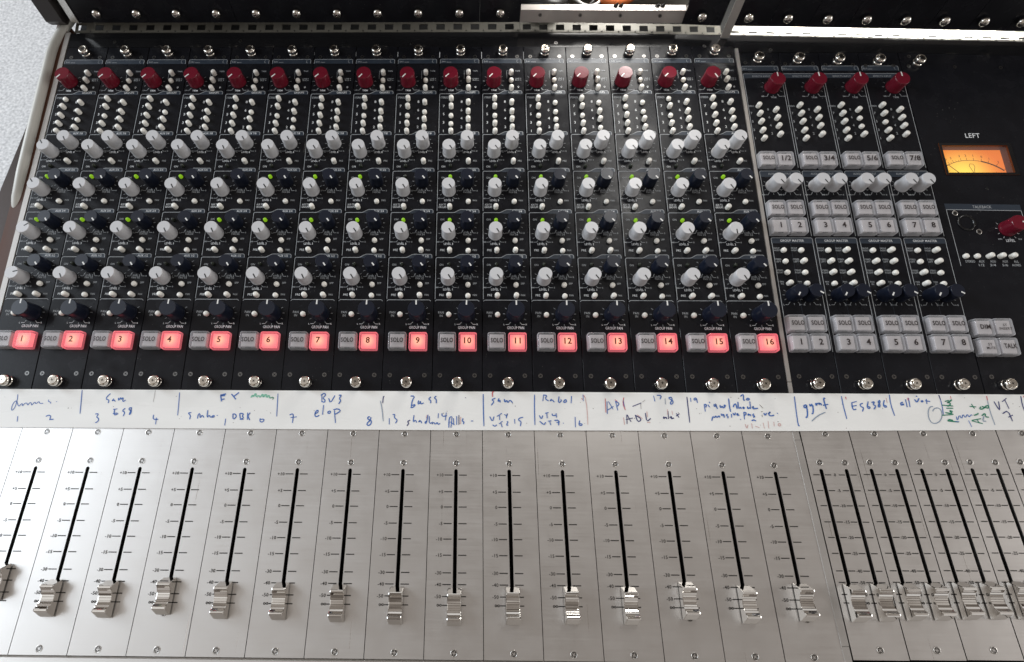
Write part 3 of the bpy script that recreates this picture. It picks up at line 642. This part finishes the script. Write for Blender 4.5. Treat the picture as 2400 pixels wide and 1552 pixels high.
WORDS = [
 wd(0, bl, .8, [(250,115),(245,180),(215,290),(175,340),(160,335),(170,270),(205,215),(235,205),(250,260),(265,285),(290,255),(315,240),(310,285),(345,240),(380,235),(385,275),(420,225),(440,240),(440,275),(490,215),(500,255),(545,210),(555,245),(605,240)], [(685,190),(672,215),(705,222),(710,245)], [(788,214),(798,221)]),
 wd(0, bl, 1, [(1148,55),(1135,200),(1118,385)]),
 wd(0, bl, 1.1, [(250,420),(240,495)]), wd(0, bl, 1.1, [(640,425),(680,405),(710,415),(697,468),(685,470),(750,462)]),
 wd(0, bl, 1.1, [(1330,390),(1380,385),(1345,435),(1380,450),(1370,495),(1330,512)]),
 wd(0, bl, 1.1, [(1545,105),(1500,140),(1480,185),(1525,195),(1510,238)], [(1590,175),(1560,215),(1590,190),(1610,215)], [(1655,165),(1655,210),(1690,150),(1690,195),(1725,150),(1710,225),(1755,195)]),
 wd(0, bl, 1.2, [(1640,318),(1580,325)], [(1600,322),(1590,410),(1650,385)], [(1575,385),(1640,375)], [(1750,310),(1705,345),(1745,365),(1720,420)], [(1840,300),(1795,310),(1815,345),(1835,320),(1830,380),(1800,405),(1815,370),(1840,300)]),
 wd(0, bl, 1.1, [(2145,400),(2135,465),(2210,465)], [(2185,440),(2172,535)]), wd(0, gy, .6, [(2170,60),(2140,220)]),
 wd(1, bl, .9, [(125,90),(118,200),(98,410)]),
 wd(1, bl, 1.1, [(290,370),(240,375),(280,410),(265,465)], [(375,455),(385,395),(410,380),(410,455),(440,400),(465,440)], [(520,335),(505,450),(540,400),(555,440),(590,420),(575,440),(605,430),(610,410),(580,415)], [(645,406),(656,413)]),
 wd(1, bl, 1.7, [(775,110),(670,135),(760,132)], [(700,140),(710,215)], [(700,190),(755,180)], [(850,110),(910,185)], [(955,90),(875,150)]),
 wd(1, pg, 1.6, [(1120,160),(1150,120),(1150,160),(1190,90),(1190,155),(1230,130),(1250,160),(1290,100),(1290,170),(1330,100),(1340,170),(1370,120),(1385,170)]) + wd(1, gr, .9, [(1385,170),(1440,150),(1425,190)]),
 wd(1, bl, 1.1, [(768,455),(755,550)]),
 wd(1, bl, 1.2, [(870,390),(870,470),(920,430),(905,390),(865,390)], [(965,380),(970,460),(1020,450),(1000,415),(1020,385),(970,380)], [(965,465),(1015,465)], [(1075,370),(1070,470)], [(1110,370),(1075,420),(1105,475)]),
 wd(1, bl, 1.1, [(1250,450),(1245,500),(1295,500),(1305,460),(1255,465)]), wd(1, bl, .9, [(1498,105),(1490,260),(1480,425)]),
 wd(1, bl, 1.1, [(1660,405),(1695,385),(1715,400),(1700,515)], [(1675,440),(1760,430)]),
 wd(1, bl, 1.2, [(2110,110),(2110,225)], [(2095,130),(2150,95),(2165,130),(2120,165),(2160,200),(2145,230),(2110,215)], [(2205,170),(2230,240),(2295,130)], [(2345,130),(2390,125),(2350,175),(2378,200),(2345,250)]),
 wd(1, bl, 1.2, [(2010,390),(2060,365),(2055,330),(2020,360),(2010,415),(2040,430),(2075,405)], [(2135,265),(2120,400)], [(2190,360),(2230,345),(2230,375),(2200,385),(2190,360)], [(2285,340),(2300,515)], [(2270,330),(2340,315),(2375,350),(2295,395)]),
 wd(2, bl, 1.3, [(400,430),(370,430),(370,465),(420,480),(415,530),(375,555),(350,530),(400,480),(415,435)]),
 wd(2, nv, 1.1, [(600,140),(585,150),(578,240)]) + wd(2, fa, .9, [(545,205),(570,320),(585,490)]),
 wd(2, bl, 1.1, [(670,450),(668,535)], [(715,400),(750,395),(735,440),(785,475),(755,520)]),
 wd(2, bl, 1.2, [(965,140),(1025,140),(990,200),(975,290)], [(965,300),(1000,300),(1040,255),(985,270)], [(1080,200),(1065,255),(1095,240),(1105,200),(1105,255),(1150,235)], [(1250,150),(1215,185),(1250,200),(1245,240)], [(1325,140),(1295,165),(1325,185),(1325,240)]) + wd(2, nv, 1, [(1730,160),(1740,168)]),
 wd(2, nv, 1.1, [(960,475),(920,495),(945,520),(915,555)]) + wd(2, bl, 1.1, [(1015,405),(1000,510),(1035,470),(1050,510)], [(1100,475),(1070,510),(1110,480),(1120,520)], [(1210,400),(1185,530),(1160,510),(1200,480)], [(1228,420),(1225,530),(1280,500),(1260,540),(1290,500),(1310,540),(1340,500),(1350,540),(1380,520)]) + wd(2, pr, .9, [(1195,405),(1185,450)]),
 wd(2, bl, 1.1, [(1355,380),(1350,450)], [(1405,380),(1405,425),(1475,415)], [(1465,370),(1450,480)]),
 wd(2, bl, 1.2, [(1540,425),(1505,440),(1500,580)], [(1520,500),(1580,545)], [(1545,430),(1530,580)], [(1565,450),(1570,540)], [(1610,420),(1610,540)], [(1700,450),(1685,490),(1715,500),(1700,530)], [(1810,488),(1840,487)]) + wd(2, nv, 1.1, [(1640,405),(1640,540)]) + wd(2, pr, 1, [(1665,430),(1660,530)]),
 wd(2, bl, 1.1, [(1980,110),(1982,300),(1990,560)]),
 wd(2, bl, 1.2, [(2150,170),(2095,190),(2135,215),(2090,270)], [(2200,170),(2180,225),(2215,190),(2215,230)], [(2275,180),(2280,235),(2310,190),(2320,240),(2355,190),(2390,235)]) + wd(2, rd, 1.1, [(2128,78),(2105,90),(2110,150)]),
 wd(2, bl, 1.1, [(2070,425),(2110,500),(2130,425)], [(2170,425),(2240,380)], [(2205,400),(2210,475)], [(2275,395),(2310,420),(2320,370),(2300,450)], [(2110,540),(2145,565),(2170,540)], [(2200,530),(2250,490)], [(2225,510),(2245,575)], [(2310,495),(2330,500),(2300,545),(2330,545)]),
 wd(3, bl, 1.1, [(35,460),(40,525)], [(155,435),(95,450),(90,480),(130,495),(115,560)]) + wd(3, gy, .9, [(200,516),(210,523)]),
 wd(3, bl, 1.1, [(315,120),(312,300),(320,545)]),
 wd(3, bl, 1.2, [(440,125),(430,210)], [(435,125),(490,130),(460,175),(510,210)], [(550,180),(525,215),(560,190),(590,225)], [(655,145),(645,240),(690,210),(680,185)], [(740,190),(710,230),(760,225),(755,190),(735,190)], [(830,140),(825,240)]),
 wd(3, bl, 1.2, [(380,410),(410,465),(430,410)], [(460,380),(510,370)], [(485,380),(490,450)], [(560,385),(565,415),(620,405)], [(615,380),(620,440)], [(385,490),(445,545),(470,505)], [(500,490),(550,485)], [(525,490),(540,545)], [(590,480),(655,475),(650,550)], [(620,510),(665,500)], [(710,515),(720,521)]),
 wd(3, bl, 1.1, [(880,430),(885,575)], [(945,480),(930,540),(965,555),(985,530),(940,525)]),
 wd(3, bl, .9, [(990,120),(995,210)]) + wd(3, rd, .8, [(970,170),(985,190)], [(1000,130),(1022,165)]) + wd(3, pr, .7, [(1022,165),(1045,300),(1058,540)]),
 wd(3, rd, .9, [(1300,175),(1310,370)], [(1435,190),(1470,215)], [(1560,160),(1545,240),(1580,335)]) + wd(3, bl, 1.1, [(1325,215),(1330,390)], [(1345,215),(1410,325)], [(1335,335),(1415,285)], [(1445,215),(1475,340)], [(1440,210),(1500,245),(1465,285)], [(1550,195),(1568,290)]),
 wd(3, nv, 1.1, [(1680,285),(1805,235)]) + wd(3, gy, .6, [(1795,240),(1800,320)], [(1820,225),(1855,195)]),
 wd(3, bl, 1.1, [(1975,135),(1995,215)], [(2020,130),(2085,130),(2065,185)], [(2230,165),(2190,155),(2190,180),(2240,200),(2250,230),(2220,260),(2205,235),(2240,190),(2215,150)]) + wd(3, fa, .9, [(2135,175),(2140,255)]),
 wd(3, pr, 1, [(1555,440),(1570,540)], [(1745,400),(1820,455)], [(1880,355),(1890,430)], [(1885,508),(1930,508)]) + wd(3, nv, 1.1, [(1600,400),(1605,530)], [(1605,400),(1660,500)], [(1590,470),(1685,445)], [(1720,405),(1755,500),(1800,480),(1790,445),(1715,405)], [(1860,375),(1880,500),(1935,450)]),
 wd(3, nv, 1.2, [(2120,425),(2110,460),(2150,430),(2160,460)], [(2175,350),(2185,460)], [(2200,440),(2230,420),(2215,460),(2260,445)], [(2290,380),(2330,440)], [(2335,385),(2290,420)]) + wd(3, pr, .8, [(2168,325),(2172,400)], [(2230,345),(2240,400)]),
 wd(4, nv, 1.1, [(58,150),(75,300),(98,510)]), wd(4, bl, 1.1, [(108,165),(115,220)], [(185,165),(155,175),(160,200),(190,185),(190,165),(205,235)]),
 wd(4, bl, 1.3, [(300,265),(315,355)], [(295,260),(335,255),(320,300)], [(350,260),(375,295)], [(370,220),(378,240)], [(440,250),(435,290),(470,270),(450,240),(485,320)], [(520,265),(525,310),(555,275),(560,310),(590,290),(595,260),(570,275)], [(640,175),(650,280),(668,360)]),
 wd(4, bl, 1.3, [(805,145),(840,115),(850,140),(845,200),(870,195)], [(900,170),(885,195),(925,195),(930,175),(900,170)]),
 wd(4, bl, 1.4, [(705,295),(715,260),(740,245),(760,320)], [(770,220),(775,320),(810,290),(815,320)], [(845,290),(835,315),(865,310),(845,290)], [(905,285),(905,320),(940,300)], [(935,215),(945,320)], [(965,300),(995,280),(965,320),(1050,310)]) + wd(4, gy, .9, [(1070,260),(1120,310)]),
 wd(4, bl, 1.3, [(405,485),(420,420),(445,445),(460,410),(475,445),(510,410),(515,440)], [(535,385),(545,420),(570,385),(580,440)], [(625,390),(605,410),(635,425),(625,450)], [(680,390),(680,440)], [(700,375),(720,415),(735,370)], [(745,395),(780,380),(750,410),(790,405)], [(800,462),(810,470)]),
 wd(4, bl, 1.3, [(850,365),(862,465)], [(850,365),(895,375),(860,415)], [(920,385),(905,415),(940,390),(945,420)], [(990,385),(970,410),(1010,420),(985,440)], [(960,485),(990,470),(1020,488)], [(1130,375),(1150,415),(1170,375)], [(1190,390),(1230,350),(1195,400),(1230,420),(1275,405)], [(1315,378),(1327,386)]) + wd(4, gy, 1.0, [(1105,400),(1110,430)], [(1090,360),(1115,355)]),
 wd(4, pr, .8, [(870,530),(895,600),(910,540)], [(960,520),(970,590)], [(1010,560),(1070,580)], [(1120,510),(1140,590)], [(1190,490),(1200,590)], [(1270,500),(1275,560)], [(1330,530),(1360,520),(1370,550),(1335,560),(1330,530)]),
 wd(4, bl, 1.1, [(1558,145),(1575,290),(1610,555),(1635,555)]),
 wd(4, bl, 1.5, [(1725,260),(1685,275),(1700,310),(1735,280),(1725,260),(1745,390),(1730,445),(1715,430)], [(1770,250),(1780,290),(1810,240),(1825,370),(1800,390)], [(1855,235),(1860,280),(1880,235)], [(1905,230),(1895,265),(1925,235),(1935,270)], [(1990,175),(1965,165),(1970,210),(2005,320)], [(1955,270),(2030,255)]) + wd(4, fa, 1.1, [(1800,490),(1880,415),(1990,365)]),
 wd(4, bl, 1.1, [(2215,140),(2240,280),(2290,460)]) + wd(4, rd, 1.1, [(2270,150),(2280,185)]),
 wd(5, bl, 1.3, [(-30,235),(45,215)], [(-28,285),(45,270)], [(-25,235),(-8,335),(40,322)], [(130,240),(90,255),(105,290),(145,300),(125,355)], [(205,215),(190,290),(210,320),(240,295),(200,285)], [(250,230),(300,215),(270,260),(315,275),(285,325)], [(355,205),(340,225),(365,250),(370,290),(345,295),(350,255),(375,215),(355,195)], [(430,195),(415,270),(440,300),(470,285),(430,265)]) + wd(5, pr, .8, [(455,165),(470,235)]),
 wd(5, bl, 1.1, [(500,120),(520,260),(575,415)]),
 wd(5, bl, 1.4, [(690,225),(655,240),(670,275),(700,240),(695,270)], [(725,185),(750,295)], [(765,165),(790,295)], [(850,185),(885,235),(915,170)], [(950,200),(945,225),(975,215),(955,200)], [(1015,180),(1025,250)], [(1000,205),(1070,215)], [(870,145),(890,142)]) + wd(5, rd, 1.2, [(758,165),(763,200)]),
 wd(5, fa, 1.0, [(1110,285),(1065,290),(1040,360),(1050,450),(1090,515),(1150,525),(1210,490),(1240,420),(1225,330),(1170,300),(1120,320),(1105,355)]),
 wd(5, nv, 1.4, [(1190,125),(1215,190)]) + wd(5, bl, .9, [(1215,190),(1240,290),(1255,400)]),
 wd(5, gr, 1.4, [(1310,485),(1390,495),(1470,500)], [(1320,490),(1330,465),(1390,480)], [(1235,410),(1395,395)], [(1280,370),(1390,390),(1330,340),(1385,355)], [(1295,310),(1390,310)], [(1230,265),(1390,280)], [(1310,285),(1360,255),(1330,225),(1300,240),(1350,210),(1370,190)], [(1275,215),(1330,200)]) + wd(5, rd, .8, [(1352,140),(1362,180)]),
 wd(5, bl, .9, [(1435,425),(1450,490),(1480,395),(1510,465),(1530,385),(1560,450),(1590,385),(1610,440),(1640,400),(1660,410)], [(1420,500),(1475,495)], [(1605,480),(1650,570)]),
 wd(5, gr, 1.3, [(1645,250),(1690,315)], [(1620,285),(1710,290)], [(1650,485),(1805,525)], [(1650,480),(1780,455)], [(1720,465),(1760,520)], [(1680,410),(1740,390),(1735,375)], [(1790,415),(1840,375),(1840,430),(1890,435)], [(1780,290),(1755,320),(1800,325),(1860,270),(1890,280),(1880,310),(1840,300),(1790,285)]) + wd(5, fa, 1.2, [(1820,420),(1800,490),(1850,490)]),
 wd(5, rd, 1.2, [(1858,140),(1870,200)]) + wd(5, fa, .9, [(1870,200),(1900,340),(1975,545)]),
 wd(5, nv, 1.2, [(1960,215),(2010,300),(2045,345),(2025,215)], [(2075,220),(2135,170)], [(2110,190),(2170,315)], [(2080,385),(2155,340),(2220,490)], [(2160,435),(2225,405)]),
 wd(5, nv, 1.1, [(2335,140),(2355,260),(2395,360)]) + wd(5, rd, .9, [(2370,135),(2382,170)]),
]
for s in WORDS: word(s)
def smudges():
    rnd = random.Random(3); b = B()
    for i in range(60):
        x, t = rnd.uniform(0, 22), rnd.uniform(.08, .92); r_ = rnd.uniform(.004, .011)
        vs = [tuple(strip_pt(x+r_*math.cos(a*.9)*rnd.uniform(.6, 1.4), t+r_*1.3*math.sin(a*.9), .002)) for a in range(7)]
        b.add(vs, [tuple(range(7))], 'ink_grey')
    o = put('ink_specks', b.mesh('ink_specks'), ws); o['kind'] = 'stuff'
smudges()

# ------------------------------------------------------------------ faders
def slot(x, y0, y1, w_=.034): return arc(x, y1-w_, w_, 0, 180, 6)+arc(x, y0+w_, w_, 180, 360, 6)
def fader_plate(name, hw, slots, y0, y1):
    b = B(); outer = [(-hw, y0), (hw, y0), (hw, y1), (-hw, y1)]
    b.plate(outer, [slot(x, sy0, sy1) for x, sy0, sy1 in slots], -.065, 0, 'aluminium', 'alu_strip'); return b.mesh(name)
FP = fader_plate('fader_faceplate', .494, [(0, -3.16, -.725)], -3.865, .055)
MP = fader_plate('master_fader_faceplate', .459, [(-.235, -3.02, -.668), (.235, -3.02, -.668)], -3.80, .06)
b = B(); b.box(-.07, .07, -3.3, -.6, -.40, -.30, 'black_void'); LINER = b.mesh('slot_liner')
TICK = [('+10', -.835), ('+5', -1.140), ('0', -1.413), ('-5', -1.704), ('-10', -1.970), ('-15', -2.240), ('-30', -2.530), ('-40', -2.718), ('-50', -2.908), ('i', -3.046)]
b = B()
for t, y in TICK:
    b.ribbon([(-.215, y), (-.067, y)], .017, ZL, 'print_dark'); b.ribbon([(.055, y), (.203, y)], .017, ZL, 'print_dark')
    if t == 'i': infinity(b, -.262, y, .075, ZT, 'print_dark')
    else: text(b, t, -.235, y, .056, ZT, 'print_dark', None, 'r')
F_LEG = b.mesh('fader_scale')
b = B()
for t, y in [('0', -.78), ('-5', -1.066), ('-10', -1.336), ('-15', -1.619), ('-20', -1.884), ('-25', -2.150), ('-40', -2.437), ('-50', -2.622), ('60', -2.812), ('i', -2.945)]:
    for x in (-.235, .235): b.ribbon([(x-.165, y), (x-.05, y)], .017, ZL, 'print_dark'); b.ribbon([(x+.05, y), (x+.165, y)], .017, ZL, 'print_dark')
    if t == 'i': infinity(b, 0, y, .07, ZT, 'print_dark')
    else: text(b, t, 0, y, .052, ZT, 'print_dark')
M_LEG = b.mesh('master_fader_scale')
def cap_mesh():
    b = B(); h = .245; up = []
    up += [(.296, .025), (.290, .045), (.216, h-.025), (.208, h-.008), (.196, h), (.172, h), (.164, h-.006)]
    N = 9
    for i in range(N):                     # finger hollow cut in flat steps
        y0, y1 = .160-(.320*i/N), .160-(.320*(i+1)/N)
        d = lambda y: h-.012-.088*(1-(y/.168)**2)
        za, zb = d(y0), d(y1)
        if i < N//2: up += [(y0-.004, za-.003), (y1+.006, zb+.004), (y1+.004, zb-.001)]
        elif i == N//2: up += [(y0-.003, za), (y1+.003, zb)]
        else: up += [(y0-.004, za-.001), (y0-.006, za+.004), (y1+.004, zb-.003)]
    up += [(-.164, h-.006), (-.172, h), (-.196, h), (-.208, h-.008), (-.216, h-.025), (-.290, .045), (-.296, .025)]
    e = .012; cy_, cz = 0, .10
    inner = [(y, z) for y, z in up]
    outer = [(y*.985, cz+(z-cz)*.965 if z > cz else z) for y, z in up]
    rings = [(-.118, outer), (-.106, inner), (.106, inner), (.118, outer)]; n = len(up); vs = [(x, y, z) for x, pr_ in rings for y, z in pr_]
    fs = []
    for k in range(3):
        for i in range(n): j = (i+1) % n; fs.append((k*n+i, k*n+j, (k+1)*n+j, (k+1)*n+i))
    b.add(vs, fs, 'chrome')
    tri = tessellate_polygon([[Vector((y, z, 0)) for y, z in outer]])
    b.add([(-.118, y, z) for y, z in outer], tri, 'chrome'); b.add([(.118, y, z) for y, z in outer], tri, 'chrome')
    me = b.mesh('fader_cap')
    bm = bmesh.new(); bm.from_mesh(me); bmesh.ops.recalc_face_normals(bm, faces=bm.faces); bm.to_mesh(me); bm.free(); return me
CAPM = cap_mesh()
b = B(); b.box(-.018, .018, -.07, .07, -.35, .06, 'black_steel'); STEM = b.mesh('stem')
def fader_cap(parent, x, y):
    o = put('fader_cap', CAPM, parent, x, y, 0); put('stem', STEM, o); return o
CAPY = {1: -2.75, 2: -2.53, 3: -2.781, 4: -2.787, 5: -2.730, 6: -2.785, 7: -2.793, 8: -2.815, 9: -2.841, 10: -2.855, 11: -2.829, 12: -2.813, 13: -2.810, 14: -2.723, 15: -2.773, 16: -2.729}
for n in range(1, 17):
    t = thing('fader_module', 'brushed silver fader panel in line with the lit red button %s' % WORD[n], 'fader', (U*(n-.5)+(-.004*U if n < 16 else -.03*U), 0, 0), 0, 'channel fader panels')
    put('faceplate', FP, t); put('slot_liner', LINER, t); put('printed_scale', F_LEG, t)
    put('panel_screw', SC_FADER, t, 0, -.058, 0, random.uniform(0, 3)); put('panel_screw', SC_FADER, t, .004, -.612, 0, random.uniform(0, 3)); put('panel_screw', SC_FADER, t, .004, -3.770, 0, random.uniform(0, 3))
    put('panel_screw', SC_FADER, t, .01, -3.205, 0, random.uniform(0, 3))
    fader_cap(t, 0, CAPY[n]-.212)
CAPM_Y = [-2.733, -2.721, -2.707, -2.696, -2.680, -2.671, -2.665, -2.66, -2.66, -2.65]
for m in range(5):
    nm = ['one and two', 'three and four', 'five and six', 'seven and eight'][m] if m < 4 else None
    lab = 'silver panel with two faders below master buttons %s' % nm if nm else 'silver panel with two faders below the DIM and TALK buttons'
    t = thing('master_fader_module', lab, 'fader', (U*(16.568+.9355*m), .010*m*U, 0), 0, 'master fader panels')
    put('faceplate', MP, t); put('printed_scale', M_LEG, t)
    put('panel_screw', SC_FADER, t, .01, -.005, 0, random.uniform(0, 3)); put('panel_screw', SC_FADER, t, .02, -3.655, 0, random.uniform(0, 3))
    for k, x in enumerate((-.235, .235)):
        put('slot_liner', LINER, t, x); put('panel_screw', SC_FADER, t, x+.005, -.552, 0, random.uniform(0, 3)); fader_cap(t, x, CAPM_Y[2*m+k]-.21-.010*m)

# ------------------------------------------------------------------ meter bridge
def ray(px, py):
    return AX[0]*((px-CX)/F_PX)-AX[1]*((py-CY)/F_PX)-AX[2]
CN, SN = math.cos(TH), math.sin(TH)
def un(px, py, h):
    d = ray(px, py); n_ = Vector((0, -SN, CN)); o = Vector((0, 0, Z0))+n_*h; k = (o-CAM).dot(n_)/d.dot(n_); p = CAM+d*k
    return p.x, (p-o).dot(Vector((0, CN, SN)))
HB, LEAN = .25, .2
br = thing('meter_bridge', 'black upright meter bridge with one open bay behind the strips', 'meter bridge', plane_pt(10, 9.6, 0))
def put0(name, b):      # a part given in scene pitches
    o = put(name, b.mesh(name), br); o.matrix_parent_inverse = br.matrix_basis.inverted(); return o
def bridge_panel(xa, xb, ya, yb, top=3.4, name='blank_panel', lift=0., th=.05, m='black_panel'):
    """front panel between two photo columns, bottom edge on the given photo rows"""
    (XA, sA), (XB, sB) = un(xa, ya, HB+lift), un(xb, yb, HB+lift)
    b = B(); q = []
    for hh in (HB+lift, top):
        for X, s in ((XA, sA), (XB, sB)):
            q.append((X, s+LEAN*(hh-HB), hh)); 
    v = [P2(*q[0]), P2(*q[1]), P2(*q[3]), P2(*q[2])]; bk = [P2(x, s+th, h) for x, s, h in (q[0], q[1], q[3], q[2])]
    b.add(v+bk, [(0, 1, 2, 3), (7, 6, 5, 4), (0, 4, 5, 1), (1, 5, 6, 2), (2, 6, 7, 3), (3, 7, 4, 0)], m)
    return put0(name, b), (XA, sA, XB, sB)
b = B(); R_ = .105
b.lathe([(R_*.95, 0), (R_, .02), (R_*.97, .05), (R_*.85, .08), (R_*.6, .10), (R_*.3, .108), (.02, .109)], 'nickel', 24); DOME = b.mesh('dome_screw')
def dome(px, py, h=.51):
    x, s = un(px, py, h); o = put('dome_screw', DOME, br, *P2(x, s-.004, h)); o.matrix_parent_inverse = br.matrix_basis.inverted()
    o.rotation_euler = (TH+math.radians(90)-math.atan(LEAN), 0, 0); return o
def yb_left(x): return 53.5+(x-186)*(-1.5/1030)
LEFT = [186, 280+93, 556, 742, 933, 1124, 1218]
SEAM = [186, 556, 1124, 1219]
for a, c in zip(SEAM, SEAM[1:]): bridge_panel(a+.6, c-.6, yb_left(a), yb_left(c))
for x in (227, 320.5, 414, 507.5, 601, 695.5, 790, 885, 980, 1076.5, 1172.5): dome(x, 30.5-(x-227)*.0022)
bridge_panel(1598, 1688, 57, 60.5); dome(1645, 37.5)
def yb_right(x): return 60.5+(x-1706)*(72.5-60.5)/(2400-1706)
RS = [1708, 1800, 1892, 1984, 2076, 2170, 2264, 2356, 2450, 2544, 2640]
for a, c in zip(RS, RS[1:]): bridge_panel(a+.5, c-.5, yb_right(a), yb_right(c))
for x in (1754, 1846, 1938.5, 2030, 2122, 2213, 2305, 2394): dome(x, yb_right(x)-22.5+.5)
bridge_panel(1688.5, 1707, 85, 86, 3.5, 'upright_trim', -.22, .03, 'strip_paint')
# aluminium rail of the open bay
o, (XA, sA, XB, sB) = bridge_panel(1218, 1599, 52.5, 54.5, .555, 'bay_rail', 0, .16, 'strip_paint')
for px in (1266, 1360, 1454, 1547):
    x, s = un(px, 35+.008*(px-1266), .44); o = put('rail_screw', SC_PANEL, br, *P2(x, s-.004, .44)); o.matrix_parent_inverse = br.matrix_basis.inverted()
    o.rotation_euler = (TH+math.radians(90)-math.atan(LEAN), 0, 0)
# left end: aluminium trim, dark cheek
bridge_panel(167, 186, 51, 55.5, 3.5, 'end_trim', 0, .5, 'alu_strip')
(XA, sA) = un(150, 52, HB)
b = B(); q = []
e0 = [P2(-.42, 9.70, .12), P2(-.42, 9.62, .30), P2(-.42, 10.2, 3.5), P2(-.42, 12.0, 3.5), P2(-.42, 12.0, .0)]
e1 = [v+Vector((.40, 0, 0)) for v in e0]; k = 5
b.add(e0+e1, [tuple(range(k)), tuple(range(2*k-1, k-1, -1))]+[(i, i+k, (i+1) % k+k, (i+1) % k) for i in range(k)], 'cheek_dark'); put0('end_cheek', b)
# pierced tray between ledge and bridge panels
def tray(px0, px1, yb0, yb1, yt0, yt1, name, m='galvanised', hy=.19):
    (XA, sa), (XB, sb) = un(px0, yb0, .0), un(px1, yb1, .0)
    N = max(1, round((XB-XA)/.415)); b = B(); H1 = .24
    for i in range(N):
        x0, x1 = XA+(XB-XA)*i/N, XA+(XB-XA)*(i+1)/N; s0 = sa+(sb-sa)*(i+.5)/N; wv = x1-x0
        b2 = B(); b2.plate([(x0, 0), (x1, 0), (x1, H1), (x0, H1)], [[(x0+wv*.16, .055), (x0+wv*.16, hy), (x0+wv*.66, hy), (x0+wv*.66, .055)], [(x0+wv*.86, .02), (x0+wv*.86, .05), (x0+wv*.95, .05), (x0+wv*.95, .02)]], -.02, 0, m)
        b.add([tuple(P2(x, s0+.012+1.15*y, .004+.10*y+zq)) for x, y, zq in b2.v], b2.f, m)
    return put0(name, b)
tray(175, 1218, 78, 76, 55, 53, 'pierced_tray', 'tray_shaded'); tray(1219, 1690, 76, 83, 53, 60, 'pierced_tray', 'tray_shaded'); tray(1706, 2640, 83.5, 105, 60, 79, 'pierced_tray', 'galvanised', .098)
# bridge floor, light-blocking back, bay back
b = B(); slab(b, -.1, 24, 9.35, 13.0, -.40, -.36, 'black_void'); put0('bridge_floor', b)  # blackened to put shade into the tray holes
b = B(); slab(b, -.1, 11.0, 11.6, 11.7, -.06, 3.4, 'black_void'); put0('bridge_light_block', b)  # unseen plate added to keep light off the left tray
b = B(); slab(b, 11.0, 15.2, 10.7, 10.75, -.36, .9, 'galvanised'); put0('bay_back', b)
def cable(name, label, m, pts, r_):
    b = B(); P = [P2(*p) for p in pts]; Q = []
    for i in range(len(P)-1):
        p0, p1, p2, p3 = P[max(i-1, 0)], P[i], P[i+1], P[min(i+2, len(P)-1)]
        for k in range(6):
            t = k/6; Q.append(.5*((2*p1)+(p2-p0)*t+(2*p0-5*p1+4*p2-p3)*t*t+(3*p1-p0-3*p2+p3)*t**3))
    Q.append(P[-1]); b.tube(Q, r_, m, 10); o = bpy.data.objects.new(name, b.mesh(name)); COL.objects.link(o); o['label'] = label; o['category'] = 'cable'; o['group'] = 'cables in the open bay'
cable('cable', 'thick black cable looped inside the open bay of the meter bridge', 'cable_black', [(11.0, 10.5, .0), (11.25, 10.15, .25), (11.6, 10.0, .40), (11.95, 10.2, .25), (12.1, 10.8, .0)], .10)
cable('cable', 'white cable crossing the open bay of the meter bridge', 'cable_white', [(11.9, 10.6, .35), (12.2, 10.35, .25), (12.5, 10.05, .30), (12.8, 10.2, .25), (13.1, 10.9, .1)], .035)
cable('cable', 'broad orange cable inside the open bay of the meter bridge', 'cable_orange', [(12.6, 10.7, .25), (12.95, 10.3, .25), (13.3, 10.22, .25), (13.7, 10.5, .25), (14.2, 11.3, .1)], .13)
cable('cable', 'thin black cable leaning across the open bay of the meter bridge', 'cable_black', [(12.9, 10.9, .5), (12.75, 10.4, .35), (12.6, 10.1, .30), (12.3, 10.05, .22), (11.9, 10.4, .1)], .04)
b = B()
for px in (1450, 1548):
    x, s = un(px, 19, .555)
    o = bpy.data.objects.new('cable_clip', None)
    b = B()
    for dx in (-.06, .06): b.add([tuple(P2(x+dx-.07, s+.02, .55)), tuple(P2(x+dx+.04, s+.02, .55)), tuple(P2(x+dx+.04, s+.06, .66)), tuple(P2(x+dx-.07, s+.08, .55)), tuple(P2(x+dx+.04, s+.08, .55))], [(0, 1, 2), (3, 2, 4), (0, 2, 3), (1, 4, 2), (0, 3, 4, 1)], 'cable_black')
    put0('cable_clip', b)

# ------------------------------------------------------------------ floor
b = B(); s_ = 60; b.add([(-90, -60, -16.5), (90, -60, -16.5), (90, 130, -16.5), (-90, 130, -16.5)], [(0, 1, 2, 3)], 'carpet')
o = bpy.data.objects.new('floor', b.mesh('floor')); COL.objects.link(o); o['kind'] = 'structure'
